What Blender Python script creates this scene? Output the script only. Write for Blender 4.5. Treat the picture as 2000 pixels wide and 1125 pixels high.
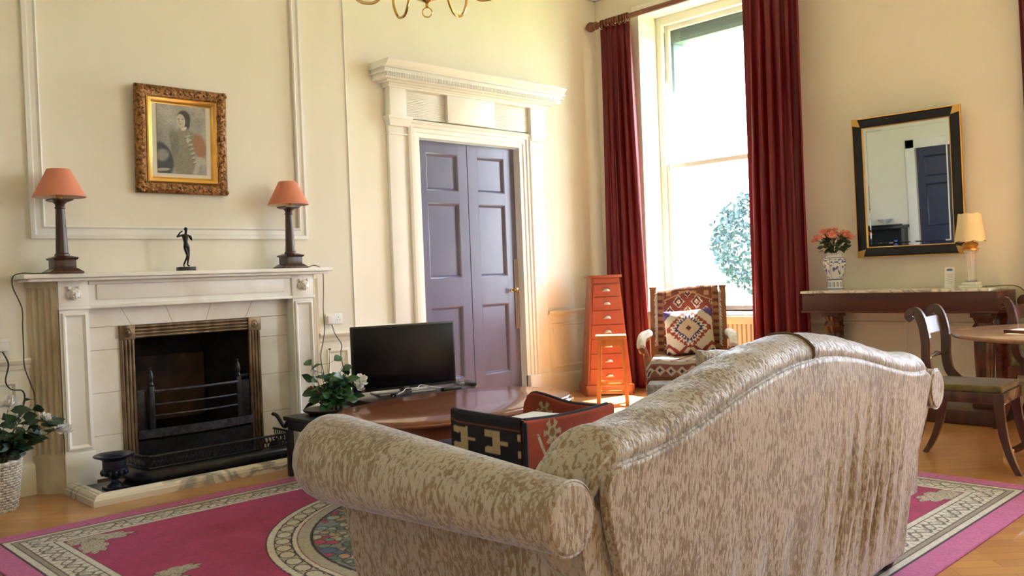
import bpy, bmesh, math, random
import numpy as np
from mathutils import Vector, Matrix, Euler
PI = math.pi
R = math.radians
scene = bpy.context.scene
for o in list(bpy.data.objects):
    bpy.data.objects.remove(o)
COL = scene.collection

# ---------------------------------------------------------------- camera
YAW, PITCH, ROLL, FPX = 0.8002562953, -0.01339993, -0.0382900546, 1718.482
fw = Vector((math.cos(YAW)*math.cos(PITCH), math.sin(YAW)*math.cos(PITCH), math.sin(PITCH)))
rt = Vector((math.sin(YAW), -math.cos(YAW), 0))
up = rt.cross(fw)
r2 = math.cos(ROLL)*rt + math.sin(ROLL)*up
u2 = -math.sin(ROLL)*rt + math.cos(ROLL)*up
cam = bpy.data.cameras.new('camera')
cam_o = bpy.data.objects.new('camera', cam)
COL.objects.link(cam_o)
cam.sensor_width = 36
cam.lens = FPX*36/2000
cam.clip_start = 0.05
cam.clip_end = 300
m = Matrix((r2, u2, -fw)).transposed().to_4x4()
m.translation = Vector((0, 0, 1.25))
cam_o.matrix_world = m
scene.camera = cam_o

# ---------------------------------------------------------------- world, sun, exposure
scene.view_settings.view_transform = 'Standard'
scene.view_settings.look = 'None'
scene.view_settings.gamma = 1
scene.view_settings.use_curve_mapping = False
scene.view_settings.exposure = 1.32
world = bpy.data.worlds.new('world')
scene.world = world
world.use_nodes = True
bg = world.node_tree.nodes['Background']
bg.inputs[0].default_value = (0.75, 0.845, 1.0, 1)
bg.inputs[1].default_value = 8.0

def area_light(name, loc, rot, sx, sy, portal=True, power=0, color=(1, 1, 1)):
    l = bpy.data.lights.new(name, 'AREA')
    l.shape = 'RECTANGLE'
    l.size = sx
    l.size_y = sy
    l.energy = power
    l.color = color
    if portal:
        l.cycles.is_portal = True
    o = bpy.data.objects.new(name, l)
    o.location = loc
    o.rotation_euler = rot
    COL.objects.link(o)
    return o

sun = bpy.data.lights.new('sun', 'SUN')
sun.energy = 32
sun.angle = R(0.6)
sun.color = (1.0, 0.95, 0.87)
sun_o = bpy.data.objects.new('sun', sun)
sun_dir = Vector((-0.52, 0.04, -0.80)).normalized()
sun_o.rotation_euler = (-sun_dir).to_track_quat('Z', 'Y').to_euler()
sun_o.location = (12, 2, 9)
COL.objects.link(sun_o)
# portals at the room's window openings (guide the sky light)
area_light('portal_window', (7.99, 4.9, 2.33), (0, R(90), 0), 3.0, 1.4)
area_light('portal_window', (7.99, 1.0, 2.33), (0, R(90), 0), 3.0, 1.5)
area_light('portal_window', (7.99, -1.6, 2.33), (0, R(90), 0), 3.0, 1.2)

# ---------------------------------------------------------------- materials
def mat(name, col, rough=0.5, metal=0.0, **k):
    m = bpy.data.materials.new(name)
    m.use_nodes = True
    b = m.node_tree.nodes['Principled BSDF']
    b.inputs['Base Color'].default_value = (*col, 1)
    b.inputs['Roughness'].default_value = rough
    b.inputs['Metallic'].default_value = metal
    for kk, v in k.items():
        b.inputs[kk.replace('_', ' ')].default_value = v
    return m

def noise_mat(name, c1, c2, scale=(5, 5, 5), detail=5, rough=0.5, metal=0.0, lo=0.35, hi=0.65, bump=0.0, dist=0.0,
              c3=None, bscale=None, **k):
    m = mat(name, c1, rough, metal, **k)
    nt = m.node_tree
    N = nt.nodes
    L = nt.links
    b = N['Principled BSDF']
    tc = N.new('ShaderNodeTexCoord')
    mp = N.new('ShaderNodeMapping')
    mp.inputs['Scale'].default_value = scale
    L.new(tc.outputs['Object'], mp.inputs['Vector'])
    n = N.new('ShaderNodeTexNoise')
    n.inputs['Scale'].default_value = 1
    n.inputs['Detail'].default_value = detail
    n.inputs['Distortion'].default_value = dist
    L.new(mp.outputs[0], n.inputs['Vector'])
    r = N.new('ShaderNodeValToRGB')
    r.color_ramp.elements[0].position = lo
    r.color_ramp.elements[1].position = hi
    r.color_ramp.elements[0].color = (*c1, 1)
    r.color_ramp.elements[1].color = (*c2, 1)
    if c3:
        e = r.color_ramp.elements.new((lo+hi)/2)
        e.color = (*c3, 1)
    L.new(n.outputs[0], r.inputs[0])
    L.new(r.outputs[0], b.inputs['Base Color'])
    if bump:
        bp = N.new('ShaderNodeBump')
        bp.inputs['Strength'].default_value = 1
        bp.inputs['Distance'].default_value = bump
        if bscale:
            m2 = N.new('ShaderNodeMapping')
            m2.inputs['Scale'].default_value = bscale
            L.new(tc.outputs['Object'], m2.inputs['Vector'])
            n2 = N.new('ShaderNodeTexNoise')
            n2.inputs['Scale'].default_value = 1
            n2.inputs['Detail'].default_value = 4
            L.new(m2.outputs[0], n2.inputs['Vector'])
            L.new(n2.outputs[0], bp.inputs['Height'])
        else:
            L.new(n.outputs[0], bp.inputs['Height'])
        L.new(bp.outputs[0], b.inputs['Normal'])
    return m

def painted(name, rough=0.8, bump=0.0, bscale=200, metal=0.0, sheen=0.0):
    """pattern woven, printed or glazed on the thing, held in the mesh's colour attribute"""
    m = mat(name, (1, 1, 1), rough, metal, Sheen_Weight=sheen)
    N = m.node_tree.nodes
    L = m.node_tree.links
    a = N.new('ShaderNodeVertexColor')
    a.layer_name = 'col'
    L.new(a.outputs[0], N['Principled BSDF'].inputs['Base Color'])
    if bump:
        tc = N.new('ShaderNodeTexCoord')
        n = N.new('ShaderNodeTexNoise')
        n.inputs['Scale'].default_value = bscale
        L.new(tc.outputs['Object'], n.inputs['Vector'])
        bp = N.new('ShaderNodeBump')
        bp.inputs['Distance'].default_value = bump
        L.new(n.outputs[0], bp.inputs['Height'])
        L.new(bp.outputs[0], N['Principled BSDF'].inputs['Normal'])
    return m

M = {}
M['wall'] = noise_mat('cream_wall_paint', (0.80, 0.745, 0.625), (0.84, 0.785, 0.67), (1.5, 1.5, 1.5), rough=0.75, bump=0.0006, bscale=(30, 30, 30))
M['wall_left'] = M['wall']
M['trim'] = noise_mat('ivory_trim_paint', (0.81, 0.775, 0.715), (0.86, 0.825, 0.77), (3, 3, 3), rough=0.45)
M['dado'] = noise_mat('cream_dado_paint', (0.81, 0.755, 0.61), (0.85, 0.79, 0.65), (2, 2, 2), rough=0.5)
M['ceiling'] = mat('ceiling_paint', (0.85, 0.82, 0.74), 0.9)
M['marble'] = noise_mat('aged_cream_marble', (0.66, 0.57, 0.45), (0.87, 0.84, 0.78), (3, 3, 2.2), rough=0.32, lo=0.22, hi=0.5, detail=8)
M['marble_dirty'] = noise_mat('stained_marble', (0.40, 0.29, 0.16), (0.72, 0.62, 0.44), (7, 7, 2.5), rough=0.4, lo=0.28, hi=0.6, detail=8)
M['slip'] = noise_mat('marble_slip', (0.72, 0.64, 0.52), (0.86, 0.82, 0.76), (4, 4, 4), rough=0.3, lo=0.3, hi=0.6, detail=8)
def veined(name, base, vein, scale=3.0, rough=0.25):
    m = mat(name, base, rough)
    N = m.node_tree.nodes
    L = m.node_tree.links
    tc = N.new('ShaderNodeTexCoord')
    n = N.new('ShaderNodeTexNoise')
    n.inputs['Scale'].default_value = scale
    n.inputs['Detail'].default_value = 7
    n.inputs['Distortion'].default_value = 1.2
    L.new(tc.outputs['Object'], n.inputs['Vector'])
    r = N.new('ShaderNodeValToRGB')
    r.color_ramp.elements[0].position = 0.455
    r.color_ramp.elements[0].color = (*base, 1)
    r.color_ramp.elements[1].position = 0.53
    r.color_ramp.elements[1].color = (*base, 1)
    e = r.color_ramp.elements.new(0.492)
    e.color = (*vein, 1)
    L.new(n.outputs[0], r.inputs[0])
    L.new(r.outputs[0], N['Principled BSDF'].inputs['Base Color'])
    return m
M['hearth'] = veined('veined_hearth_marble', (0.78, 0.72, 0.63), (0.32, 0.29, 0.27), 1.6)
M['topmarble'] = veined('veined_console_marble', (0.76, 0.72, 0.66), (0.34, 0.30, 0.28), 3.2)
M['slate'] = noise_mat('black_slate', (0.012, 0.012, 0.014), (0.03, 0.03, 0.035), (8, 8, 8), rough=0.25)
M['iron'] = noise_mat('black_cast_iron', (0.010, 0.010, 0.012), (0.03, 0.03, 0.035), (30, 30, 30), rough=0.35, metal=0.3)
M['ironbar'] = noise_mat('polished_iron', (0.035, 0.035, 0.05), (0.09, 0.09, 0.12), (30, 30, 30), rough=0.35, metal=0.6)
M['bronze'] = noise_mat('worn_bronze_fluting', (0.10, 0.06, 0.03), (0.28, 0.20, 0.12), (12, 12, 5), rough=0.4, metal=0.7)
M['soot'] = noise_mat('sooty_brick', (0.004, 0.003, 0.002), (0.022, 0.012, 0.008), (9, 9, 9), rough=0.9)
M['ember'] = noise_mat('fire_back_brick', (0.010, 0.006, 0.004), (0.07, 0.035, 0.015), (5, 5, 5), rough=0.9)
M['urn'] = noise_mat('blue_black_iron_urn', (0.012, 0.014, 0.03), (0.03, 0.035, 0.07), (20, 20, 20), rough=0.28, metal=0.5)
M['statue'] = mat('dark_bronze', (0.02, 0.019, 0.017), 0.3, 0.6)
def wood(name, c1, c2, scale=(2, 30, 30), rough=0.3, coat=0.0, lo=0.3, hi=0.7):
    return noise_mat(name, c1, c2, scale, rough=rough, detail=6, lo=lo, hi=hi, dist=0.6, Coat_Weight=coat)
M['mahog'] = wood('mahogany', (0.07, 0.018, 0.008), (0.18, 0.05, 0.02), rough=0.2, coat=0.6)
M['mahog_table'] = noise_mat('polished_mahogany', (0.20, 0.058, 0.028), (0.27, 0.085, 0.042), (0.7, 5, 5), detail=2, rough=0.2, Coat_Weight=0.5, Coat_Roughness=0.08)
M['mahog_console'] = noise_mat('brown_console_mahogany', (0.055, 0.017, 0.010), (0.10, 0.030, 0.016), (12, 1.5, 12), detail=4, rough=0.3)
M['darkwood'] = wood('dark_lamp_wood', (0.026, 0.010, 0.007), (0.085, 0.028, 0.016), (30, 30, 3), rough=0.32, coat=0.12)
M['chairwood'] = wood('dark_mahogany_chair', (0.035, 0.014, 0.008), (0.12, 0.048, 0.025), (20, 20, 3), rough=0.25, coat=0.4)
M['tablewood'] = wood('light_mahogany_top', (0.26, 0.13, 0.07), (0.42, 0.24, 0.14), (1.5, 20, 20), rough=0.22, coat=0.4)
M['chest'] = wood('orange_cherry_wood', (0.26, 0.052, 0.024), (0.33, 0.07, 0.032), (3, 3, 25), rough=0.35)
M['chest_side'] = wood('orange_cherry_carcass', (0.26, 0.06, 0.025), (0.36, 0.09, 0.035), (20, 20, 2), rough=0.35)
M['stool'] = wood('orange_pine', (0.36, 0.13, 0.035), (0.52, 0.20, 0.06), (20, 20, 3), rough=0.4)
M['armwood'] = wood('warm_brown_wood', (0.20, 0.065, 0.02), (0.36, 0.13, 0.045), (20, 20, 3), rough=0.35)
M['rodwood'] = wood('red_brown_pole', (0.10, 0.025, 0.012), (0.20, 0.055, 0.028), (20, 3, 20), rough=0.25, coat=0.3)
M['brass'] = mat('polished_brass', (0.70, 0.46, 0.16), 0.15, 1.0)
M['nickel'] = mat('pewter_handles', (0.62, 0.58, 0.46), 0.3, 0.8)
M['oxblood'] = mat('oxblood_lacquer', (0.07, 0.008, 0.006), 0.12)
M['gold'] = noise_mat('gilt', (0.70, 0.38, 0.10), (0.85, 0.52, 0.16), (5, 5, 5), rough=0.3, metal=0.85)
M['goldcarve'] = noise_mat('antique_carved_gilt', (0.10, 0.035, 0.010), (0.42, 0.20, 0.06), (55, 55, 55), rough=0.4, metal=0.5, bump=0.006)
M['paper'] = mat('mount_paper', (0.70, 0.66, 0.56), 0.8)
M['shade'] = mat('terracotta_shade', (0.70, 0.25, 0.155), 0.8)
M['shade_in'] = mat('shade_lining', (0.80, 0.62, 0.50), 0.8)
M['creamshade'] = mat('cream_pleated_silk', (0.86, 0.70, 0.42), 0.8)
M['door'] = noise_mat('blue_grey_door_paint', (0.125, 0.118, 0.20), (0.15, 0.14, 0.225), (3, 3, 1.5), rough=0.3)
M['lock'] = mat('painted_lock_case', (0.24, 0.21, 0.22), 0.4)
M['navydoor'] = mat('navy_door_paint', (0.018, 0.022, 0.06), 0.35)
M['plastic_w'] = mat('white_plastic', (0.80, 0.78, 0.74), 0.4)
M['plastic_b'] = mat('black_plastic', (0.010, 0.010, 0.012), 0.3)
M['screen'] = mat('tv_screen', (0.003, 0.003, 0.004), 0.22, 0, Specular_IOR_Level=0.2)
M['silver'] = mat('silver_plastic', (0.30, 0.31, 0.34), 0.3, 0.4)
M['cable'] = mat('dark_cable', (0.05, 0.035, 0.02), 0.5)
M['greencable'] = mat('olive_cable', (0.10, 0.11, 0.03), 0.5)
M['tvstand'] = wood('dark_plum_wood', (0.022, 0.010, 0.013), (0.06, 0.028, 0.03), (3, 25, 25), rough=0.35, coat=0.1)
M['leaf'] = noise_mat('rose_leaf', (0.015, 0.06, 0.025), (0.06, 0.16, 0.06), (12, 12, 12), rough=0.4)
M['leafdark'] = noise_mat('dark_leaf', (0.008, 0.025, 0.012), (0.03, 0.08, 0.03), (12, 12, 12), rough=0.45)
M['stem'] = mat('green_stem', (0.05, 0.06, 0.02), 0.6)
M['whiterose'] = mat('white_petals', (0.85, 0.83, 0.80), 0.6)
M['pinkrose'] = noise_mat('coral_petals', (0.85, 0.20, 0.14), (0.90, 0.45, 0.33), (30, 30, 30), rough=0.6)
M['dryrose'] = mat('faded_bud', (0.16, 0.07, 0.05), 0.8)
M['wicker'] = noise_mat('whitewashed_wicker', (0.42, 0.36, 0.28), (0.72, 0.68, 0.60), (40, 40, 40), rough=0.7)
M['potbrown'] = noise_mat('dark_brown_bowl', (0.03, 0.014, 0.008), (0.07, 0.035, 0.02), (10, 10, 10), rough=0.5)
def thin_glass():
    m = bpy.data.materials.new('window_glass')
    m.use_nodes = True
    N = m.node_tree.nodes
    N.clear()
    out = N.new('ShaderNodeOutputMaterial')
    mx = N.new('ShaderNodeMixShader')
    mx.inputs[0].default_value = 0.04
    a = N.new('ShaderNodeBsdfTransparent')
    g = N.new('ShaderNodeBsdfGlossy')
    g.inputs['Roughness'].default_value = 0.02
    L = m.node_tree.links
    L.new(a.outputs[0], mx.inputs[1]); L.new(g.outputs[0], mx.inputs[2])
    L.new(mx.outputs[0], out.inputs[0])
    return m
M['glass'] = thin_glass()
M['crystal'] = mat('crystal_glass', (0.97, 0.95, 0.93), 0.04, 0, Transmission_Weight=0.75, IOR=1.45)
M['mirror'] = mat('mirror_glass', (0.72, 0.76, 0.72), 0.01, 1.0)
M['ebony'] = mat('ebonised_frame', (0.006, 0.006, 0.008), 0.3)
M['radiator'] = mat('cream_radiator', (0.82, 0.74, 0.56), 0.5)
M['olive'] = noise_mat('olive_velvet_seat', (0.10, 0.075, 0.022), (0.17, 0.13, 0.045), (20, 20, 20), rough=0.8, Sheen_Weight=0.3)
M['piping'] = mat('brown_piping', (0.10, 0.055, 0.03), 0.7)
M['navyfelt'] = mat('dark_navy_binding', (0.010, 0.014, 0.03), 0.9)
M['wool_sunwhite'] = noise_mat('cream_wool_sunwhite', (0.70, 0.65, 0.58), (0.85, 0.82, 0.78), (40, 40, 40), rough=0.9, bump=0.01)  # cream wool; on the chair arms its white stands for sunlight
M['floor_out'] = noise_mat('lawn', (0.10, 0.16, 0.05), (0.20, 0.26, 0.09), (1, 1, 1), rough=0.9)
M['treeleaf'] = noise_mat('garden_leaves', (0.025, 0.05, 0.055), (0.045, 0.08, 0.08), (2, 2, 2), rough=0.8)
M['bark'] = mat('bark', (0.10, 0.07, 0.05), 0.9)
M['sashgrey'] = mat('weathered_sash_paint', (0.16, 0.22, 0.25), 0.6)

def make_curtain_mat():
    m = noise_mat('crimson_velvet', (0.105, 0.004, 0.014), (0.19, 0.010, 0.018), (30, 30, 1.5), rough=0.55, Sheen_Weight=0.35, Sheen_Roughness=0.35)
    N = m.node_tree.nodes
    L = m.node_tree.links
    b = N['Principled BSDF']
    b.inputs['Sheen Tint'].default_value = (0.9, 0.12, 0.10, 1)
    tl = N.new('ShaderNodeBsdfTranslucent')
    tl.inputs[0].default_value = (0.55, 0.03, 0.02, 1)
    mx = N.new('ShaderNodeMixShader')
    mx.inputs[0].default_value = 0.12
    L.new(b.outputs[0], mx.inputs[1]); L.new(tl.outputs[0], mx.inputs[2])
    L.new(mx.outputs[0], N['Material Output'].inputs[0])
    return m
M['curtain'] = make_curtain_mat()

def make_velvet():
    m = mat('crushed_velvet', (0.4, 0.3, 0.2), 0.5, Sheen_Weight=0.65, Sheen_Roughness=0.4)
    nt = m.node_tree
    N = nt.nodes
    L = nt.links
    b = N['Principled BSDF']
    b.inputs['Sheen Tint'].default_value = (0.72, 0.80, 1.0, 1)
    tc = N.new('ShaderNodeTexCoord')
    def nz(sc, detail, dist):
        mp = N.new('ShaderNodeMapping')
        mp.inputs['Scale'].default_value = sc
        L.new(tc.outputs['Object'], mp.inputs['Vector'])
        n = N.new('ShaderNodeTexNoise')
        n.inputs['Scale'].default_value = 1
        n.inputs['Detail'].default_value = detail
        n.inputs['Distortion'].default_value = dist
        L.new(mp.outputs[0], n.inputs['Vector'])
        return n
    n1 = nz((85, 85, 34), 7, 0.6)
    n2 = nz((130, 130, 40), 4, 0.4)
    n3 = nz((5, 5, 3), 3, 0.5)
    mx = N.new('ShaderNodeMath'); mx.operation = 'MULTIPLY_ADD'
    mx.inputs[1].default_value = 0.5
    L.new(n2.outputs[0], mx.inputs[0])
    L.new(n1.outputs[0], mx.inputs[2])
    mx2 = N.new('ShaderNodeMath'); mx2.operation = 'MULTIPLY_ADD'
    mx2.inputs[1].default_value = 0.45
    L.new(n3.outputs[0], mx2.inputs[0])
    L.new(mx.outputs[0], mx2.inputs[2])
    r = N.new('ShaderNodeValToRGB')
    r.color_ramp.elements[0].position = 0.68
    r.color_ramp.elements[0].color = (0.17, 0.108, 0.054, 1)
    r.color_ramp.elements[1].position = 1.30
    r.color_ramp.elements[1].color = (0.42, 0.36, 0.285, 1)
    e = r.color_ramp.elements.new(0.95)
    e.color = (0.275, 0.195, 0.112, 1)
    L.new(mx2.outputs[0], r.inputs[0])
    L.new(r.outputs[0], b.inputs['Base Color'])
    rr = N.new('ShaderNodeMapRange')
    rr.inputs[1].default_value = 0.8
    rr.inputs[2].default_value = 1.1
    rr.inputs[3].default_value = 0.6
    rr.inputs[4].default_value = 0.36
    L.new(mx2.outputs[0], rr.inputs[0])
    L.new(rr.outputs[0], b.inputs['Roughness'])
    bp = N.new('ShaderNodeBump')
    bp.inputs['Distance'].default_value = 0.006
    bp.inputs['Strength'].default_value = 0.8
    L.new(n1.outputs[0], bp.inputs['Height'])
    L.new(bp.outputs[0], b.inputs['Normal'])
    return m
M['velvet'] = make_velvet()

def make_floor():
    """orange oak strips laid in herringbone blocks"""
    m = mat('oak_parquet', (0.5, 0.25, 0.08), 0.28, Coat_Weight=0.25)
    nt = m.node_tree
    N = nt.nodes
    L = nt.links
    b = N['Principled BSDF']
    tc = N.new('ShaderNodeTexCoord')
    mp = N.new('ShaderNodeMapping')
    mp.inputs['Rotation'].default_value = (0, 0, R(45))
    L.new(tc.outputs['Object'], mp.inputs['Vector'])
    br = N.new('ShaderNodeTexBrick')
    br.inputs['Scale'].default_value = 1
    br.inputs['Brick Width'].default_value = 0.42
    br.inputs['Row Height'].default_value = 0.085
    br.inputs['Mortar Size'].default_value = 0.0012
    br.inputs['Color1'].default_value = (0.62, 0.32, 0.11, 1)
    br.inputs['Color2'].default_value = (0.50, 0.24, 0.08, 1)
    br.inputs['Mortar'].default_value = (0.25, 0.10, 0.03, 1)
    L.new(mp.outputs[0], br.inputs['Vector'])
    n = N.new('ShaderNodeTexNoise')
    n.inputs['Scale'].default_value = 3
    n.inputs['Detail'].default_value = 6
    L.new(tc.outputs['Object'], n.inputs['Vector'])
    mx = N.new('ShaderNodeMix')
    mx.data_type = 'RGBA'
    mx.blend_type = 'MULTIPLY'
    mx.inputs[0].default_value = 0.35
    r = N.new('ShaderNodeValToRGB')
    r.color_ramp.elements[0].position = 0.35
    r.color_ramp.elements[0].color = (0.55, 0.45, 0.35, 1)
    r.color_ramp.elements[1].position = 0.6
    L.new(n.outputs[0], r.inputs[0])
    L.new(br.outputs[0], mx.inputs[6])
    L.new(r.outputs[0], mx.inputs[7])
    L.new(mx.outputs[2], b.inputs['Base Color'])
    return m
M['floor'] = make_floor()

# ---------------------------------------------------------------- mesh builder
class MB:
    def __init__(s, mtx=None):
        s.bm = bmesh.new()
        s.m = mtx or Matrix()
    def v(s, p):
        return s.bm.verts.new(s.m @ Vector(p))
    def box(s, x0, x1, y0, y1, z0, z1, bev=0.0, seg=2):
        vs = [s.v((x, y, z)) for x in (x0, x1) for y in (y0, y1) for z in (z0, z1)]
        fs = [s.bm.faces.new([vs[i] for i in q]) for q in ((0, 1, 3, 2), (4, 6, 7, 5), (0, 4, 5, 1), (2, 3, 7, 6), (0, 2, 6, 4), (1, 5, 7, 3))]
        if bev:
            ed = list({e for f in fs for e in f.edges})
            bmesh.ops.bevel(s.bm, geom=ed, offset=bev, segments=seg, affect='EDGES', profile=0.6)
        return s
    def frustum(s, c, z0, z1, w0, d0, w1, d1, bev=0.0):
        cx, cy = c
        vs = []
        for (w, d, z) in ((w0, d0, z0), (w1, d1, z1)):
            for sx, sy in ((-1, -1), (1, -1), (1, 1), (-1, 1)):
                vs.append(s.v((cx+sx*w/2, cy+sy*d/2, z)))
        fs = [s.bm.faces.new([vs[i] for i in q]) for q in ((3, 2, 1, 0), (4, 5, 6, 7), (0, 1, 5, 4), (1, 2, 6, 5), (2, 3, 7, 6), (3, 0, 4, 7))]
        if bev:
            ed = list({e for f in fs for e in f.edges})
            bmesh.ops.bevel(s.bm, geom=ed, offset=bev, segments=2, affect='EDGES')
        return s
    def lathe(s, prof, c=(0, 0, 0), n=28, sq=None, cap=True, flute=None):
        rings = []
        for r, z in prof:
            ring = []
            for i in range(n):
                a = 2*PI*i/n
                rr = r
                if flute:
                    rr = r*(1-flute[1]*(0.5+0.5*math.cos(a*flute[0])))
                ring.append(s.v((c[0]+rr*math.cos(a), c[1]+rr*math.sin(a), c[2]+z)))
            rings.append(ring)
        for a, b in zip(rings, rings[1:]):
            for i in range(n):
                s.bm.faces.new((a[i], a[(i+1) % n], b[(i+1) % n], b[i]))
        if cap:
            if prof[0][0] > 1e-4:
                s.bm.faces.new(list(reversed(rings[0])))
            if prof[-1][0] > 1e-4:
                s.bm.faces.new(rings[-1])
        return s
    def tube(s, pts, r, n=8, closed=False, flat=None):
        pts = [Vector(p) for p in pts]
        k = len(pts)
        rs = r if isinstance(r, (list, tuple)) else [r]*k
        if len(rs) != k:
            rs = list(np.interp(np.linspace(0, 1, k), np.linspace(0, 1, len(rs)), rs))
        t0 = (pts[1]-pts[0]).normalized()
        up_ = Vector((0, 0, 1)) if abs(t0.z) < 0.9 else Vector((1, 0, 0))
        nrm = t0.cross(up_).normalized()
        rings = []
        for i, p in enumerate(pts):
            if closed:
                t = (pts[(i+1) % k]-pts[i-1]).normalized()
            else:
                t = (pts[min(i+1, k-1)]-pts[max(i-1, 0)]).normalized()
            nrm = (nrm-t*nrm.dot(t)).normalized()
            bn = t.cross(nrm)
            ring = []
            for j in range(n):
                a = 2*PI*j/n
                fx = flat if flat else 1
                ring.append(s.v(p+nrm*math.cos(a)*rs[i]+bn*math.sin(a)*rs[i]*fx))
            rings.append(ring)
        prs = list(zip(rings, rings[1:]))
        if closed:
            prs.append((rings[-1], rings[0]))
        for a, b in prs:
            for j in range(n):
                s.bm.faces.new((a[j], a[(j+1) % n], b[(j+1) % n], b[j]))
        if not closed:
            s.bm.faces.new(list(reversed(rings[0])))
            s.bm.faces.new(rings[-1])
        return s
    def loft(s, rings, closed_ring=True, cap=True):
        vr = [[s.v(p) for p in ring] for ring in rings]
        n = len(vr[0])
        for a, b in zip(vr, vr[1:]):
            for j in range(n if closed_ring else n-1):
                s.bm.faces.new((a[j], a[(j+1) % n], b[(j+1) % n], b[j]))
        if cap and closed_ring:
            s.bm.faces.new(list(reversed(vr[0])))
            s.bm.faces.new(vr[-1])
        return s
    def prism(s, poly, z0, z1, bev=0.0, seg=2):
        """polygon in xy, extruded in z"""
        a = [s.v((x, y, z0)) for x, y in poly]
        b = [s.v((x, y, z1)) for x, y in poly]
        n = len(poly)
        fs = [s.bm.faces.new(list(reversed(a))), s.bm.faces.new(b)]
        for i in range(n):
            fs.append(s.bm.faces.new((a[i], a[(i+1) % n], b[(i+1) % n], b[i])))
        if bev:
            ed = list({e for f in fs[:2] for e in f.edges})
            bmesh.ops.bevel(s.bm, geom=ed, offset=bev, segments=seg, affect='EDGES')
        return s
    def ell(s, c, rx, ry, rz, n=12, k=8):
        prof = []
        for i in range(k+1):
            a = -PI/2+PI*i/k
            prof.append((math.cos(a), math.sin(a)))
        rings = []
        for q, z in prof[1:-1]:
            rings.append([s.v((c[0]+rx*q*math.cos(2*PI*j/n), c[1]+ry*q*math.sin(2*PI*j/n), c[2]+rz*z)) for j in range(n)])
        b = s.v((c[0], c[1], c[2]-rz))
        t = s.v((c[0], c[1], c[2]+rz))
        for p, q in zip(rings, rings[1:]):
            for j in range(n):
                s.bm.faces.new((p[j], p[(j+1) % n], q[(j+1) % n], q[j]))
        for j in range(n):
            s.bm.faces.new((b, rings[0][(j+1) % n], rings[0][j]))
            s.bm.faces.new((t, rings[-1][j], rings[-1][(j+1) % n]))
        return s
    def mouldrect(s, x0, x1, z0, z1, y, w, prof, plane='xz', sgn=-1):
        """mitred moulding round a rectangle; prof = [(t 0..1 across width inward, height out)]"""
        loops = []
        for t, h in prof:
            d = t*w
            c = [(x0+d, z0+d), (x1-d, z0+d), (x1-d, z1-d), (x0+d, z1-d)]
            if plane == 'xz':
                loops.append([s.v((a, y+sgn*h, b)) for a, b in c])
            else:
                loops.append([s.v((y+sgn*h, a, b)) for a, b in c])
        for p, q in zip(loops, loops[1:]):
            for j in range(4):
                s.bm.faces.new((p[j], p[(j+1) % 4], q[(j+1) % 4], q[j]))
        return s
    def build(s, name, material, parent=None, world=False, smooth=True, ang=38, recenter=True, mods=None):
        bmesh.ops.recalc_face_normals(s.bm, faces=s.bm.faces)
        me = bpy.data.meshes.new(name)
        s.bm.to_mesh(me)
        s.bm.free()
        if material is not None:
            me.materials.append(material)
        return finish(name, me, parent, world, smooth, ang, recenter)

def pmat(o):
    mm = Matrix.LocRotScale(o.location, o.rotation_euler, o.scale)
    return (pmat(o.parent) @ mm) if o.parent else mm

def finish(name, me, parent=None, world=False, smooth=True, ang=38, recenter=True):
    if smooth:
        me.shade_smooth()
        me.set_sharp_from_angle(angle=R(ang))
    o = bpy.data.objects.new(name, me)
    COL.objects.link(o)
    if parent:
        o.parent = parent
        if world:
            me.transform(pmat(parent).inverted())
    elif recenter and len(me.vertices):
        co = np.empty(len(me.vertices)*3)
        me.vertices.foreach_get('co', co)
        co = co.reshape(-1, 3)
        mn, mxx = co.min(0), co.max(0)
        c = Vector(((mn[0]+mxx[0])/2, (mn[1]+mxx[1])/2, mn[2]))
        me.transform(Matrix.Translation(-c))
        o.location = c
    return o

def tag(o, label, cat, group=None, kind=None):
    if label: o['label'] = label
    if cat: o['category'] = cat
    if group: o['group'] = group
    if kind: o['kind'] = kind
    return o
def thing(name, label, cat, loc=(0, 0, 0), rz=0, group=None, rot=None):
    o = bpy.data.objects.new(name, None)
    COL.objects.link(o)
    o.location = loc
    o.rotation_euler = rot if rot else (0, 0, rz)
    o.empty_display_size = 0.1
    return tag(o, label, cat, group)
def struct(o):
    o['kind'] = 'structure'
    return o
def copy_tree(o, parent=None):
    c = o.copy()
    COL.objects.link(c)
    c.parent = parent
    for ch in list(o.children):
        copy_tree(ch, c)
    return c
def bez(p0, p1, p2, p3, n=12):
    p0, p1, p2, p3 = map(Vector, (p0, p1, p2, p3))
    return [(1-t)**3*p0+3*(1-t)**2*t*p1+3*(1-t)*t*t*p2+t**3*p3 for t in [i/n for i in range(n+1)]]
def spline(pts, n=6):
    pts = [Vector(p) for p in pts]
    out = []
    P = [pts[0]]+pts+[pts[-1]]
    for i in range(1, len(P)-2):
        a, b, c, d = P[i-1], P[i], P[i+1], P[i+2]
        for k in range(n):
            t = k/n
            out.append(0.5*((2*b)+(c-a)*t+(2*a-5*b+4*c-d)*t*t+(3*b-a-3*c+d)*t**3))
    out.append(pts[-1])
    return out
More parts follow.
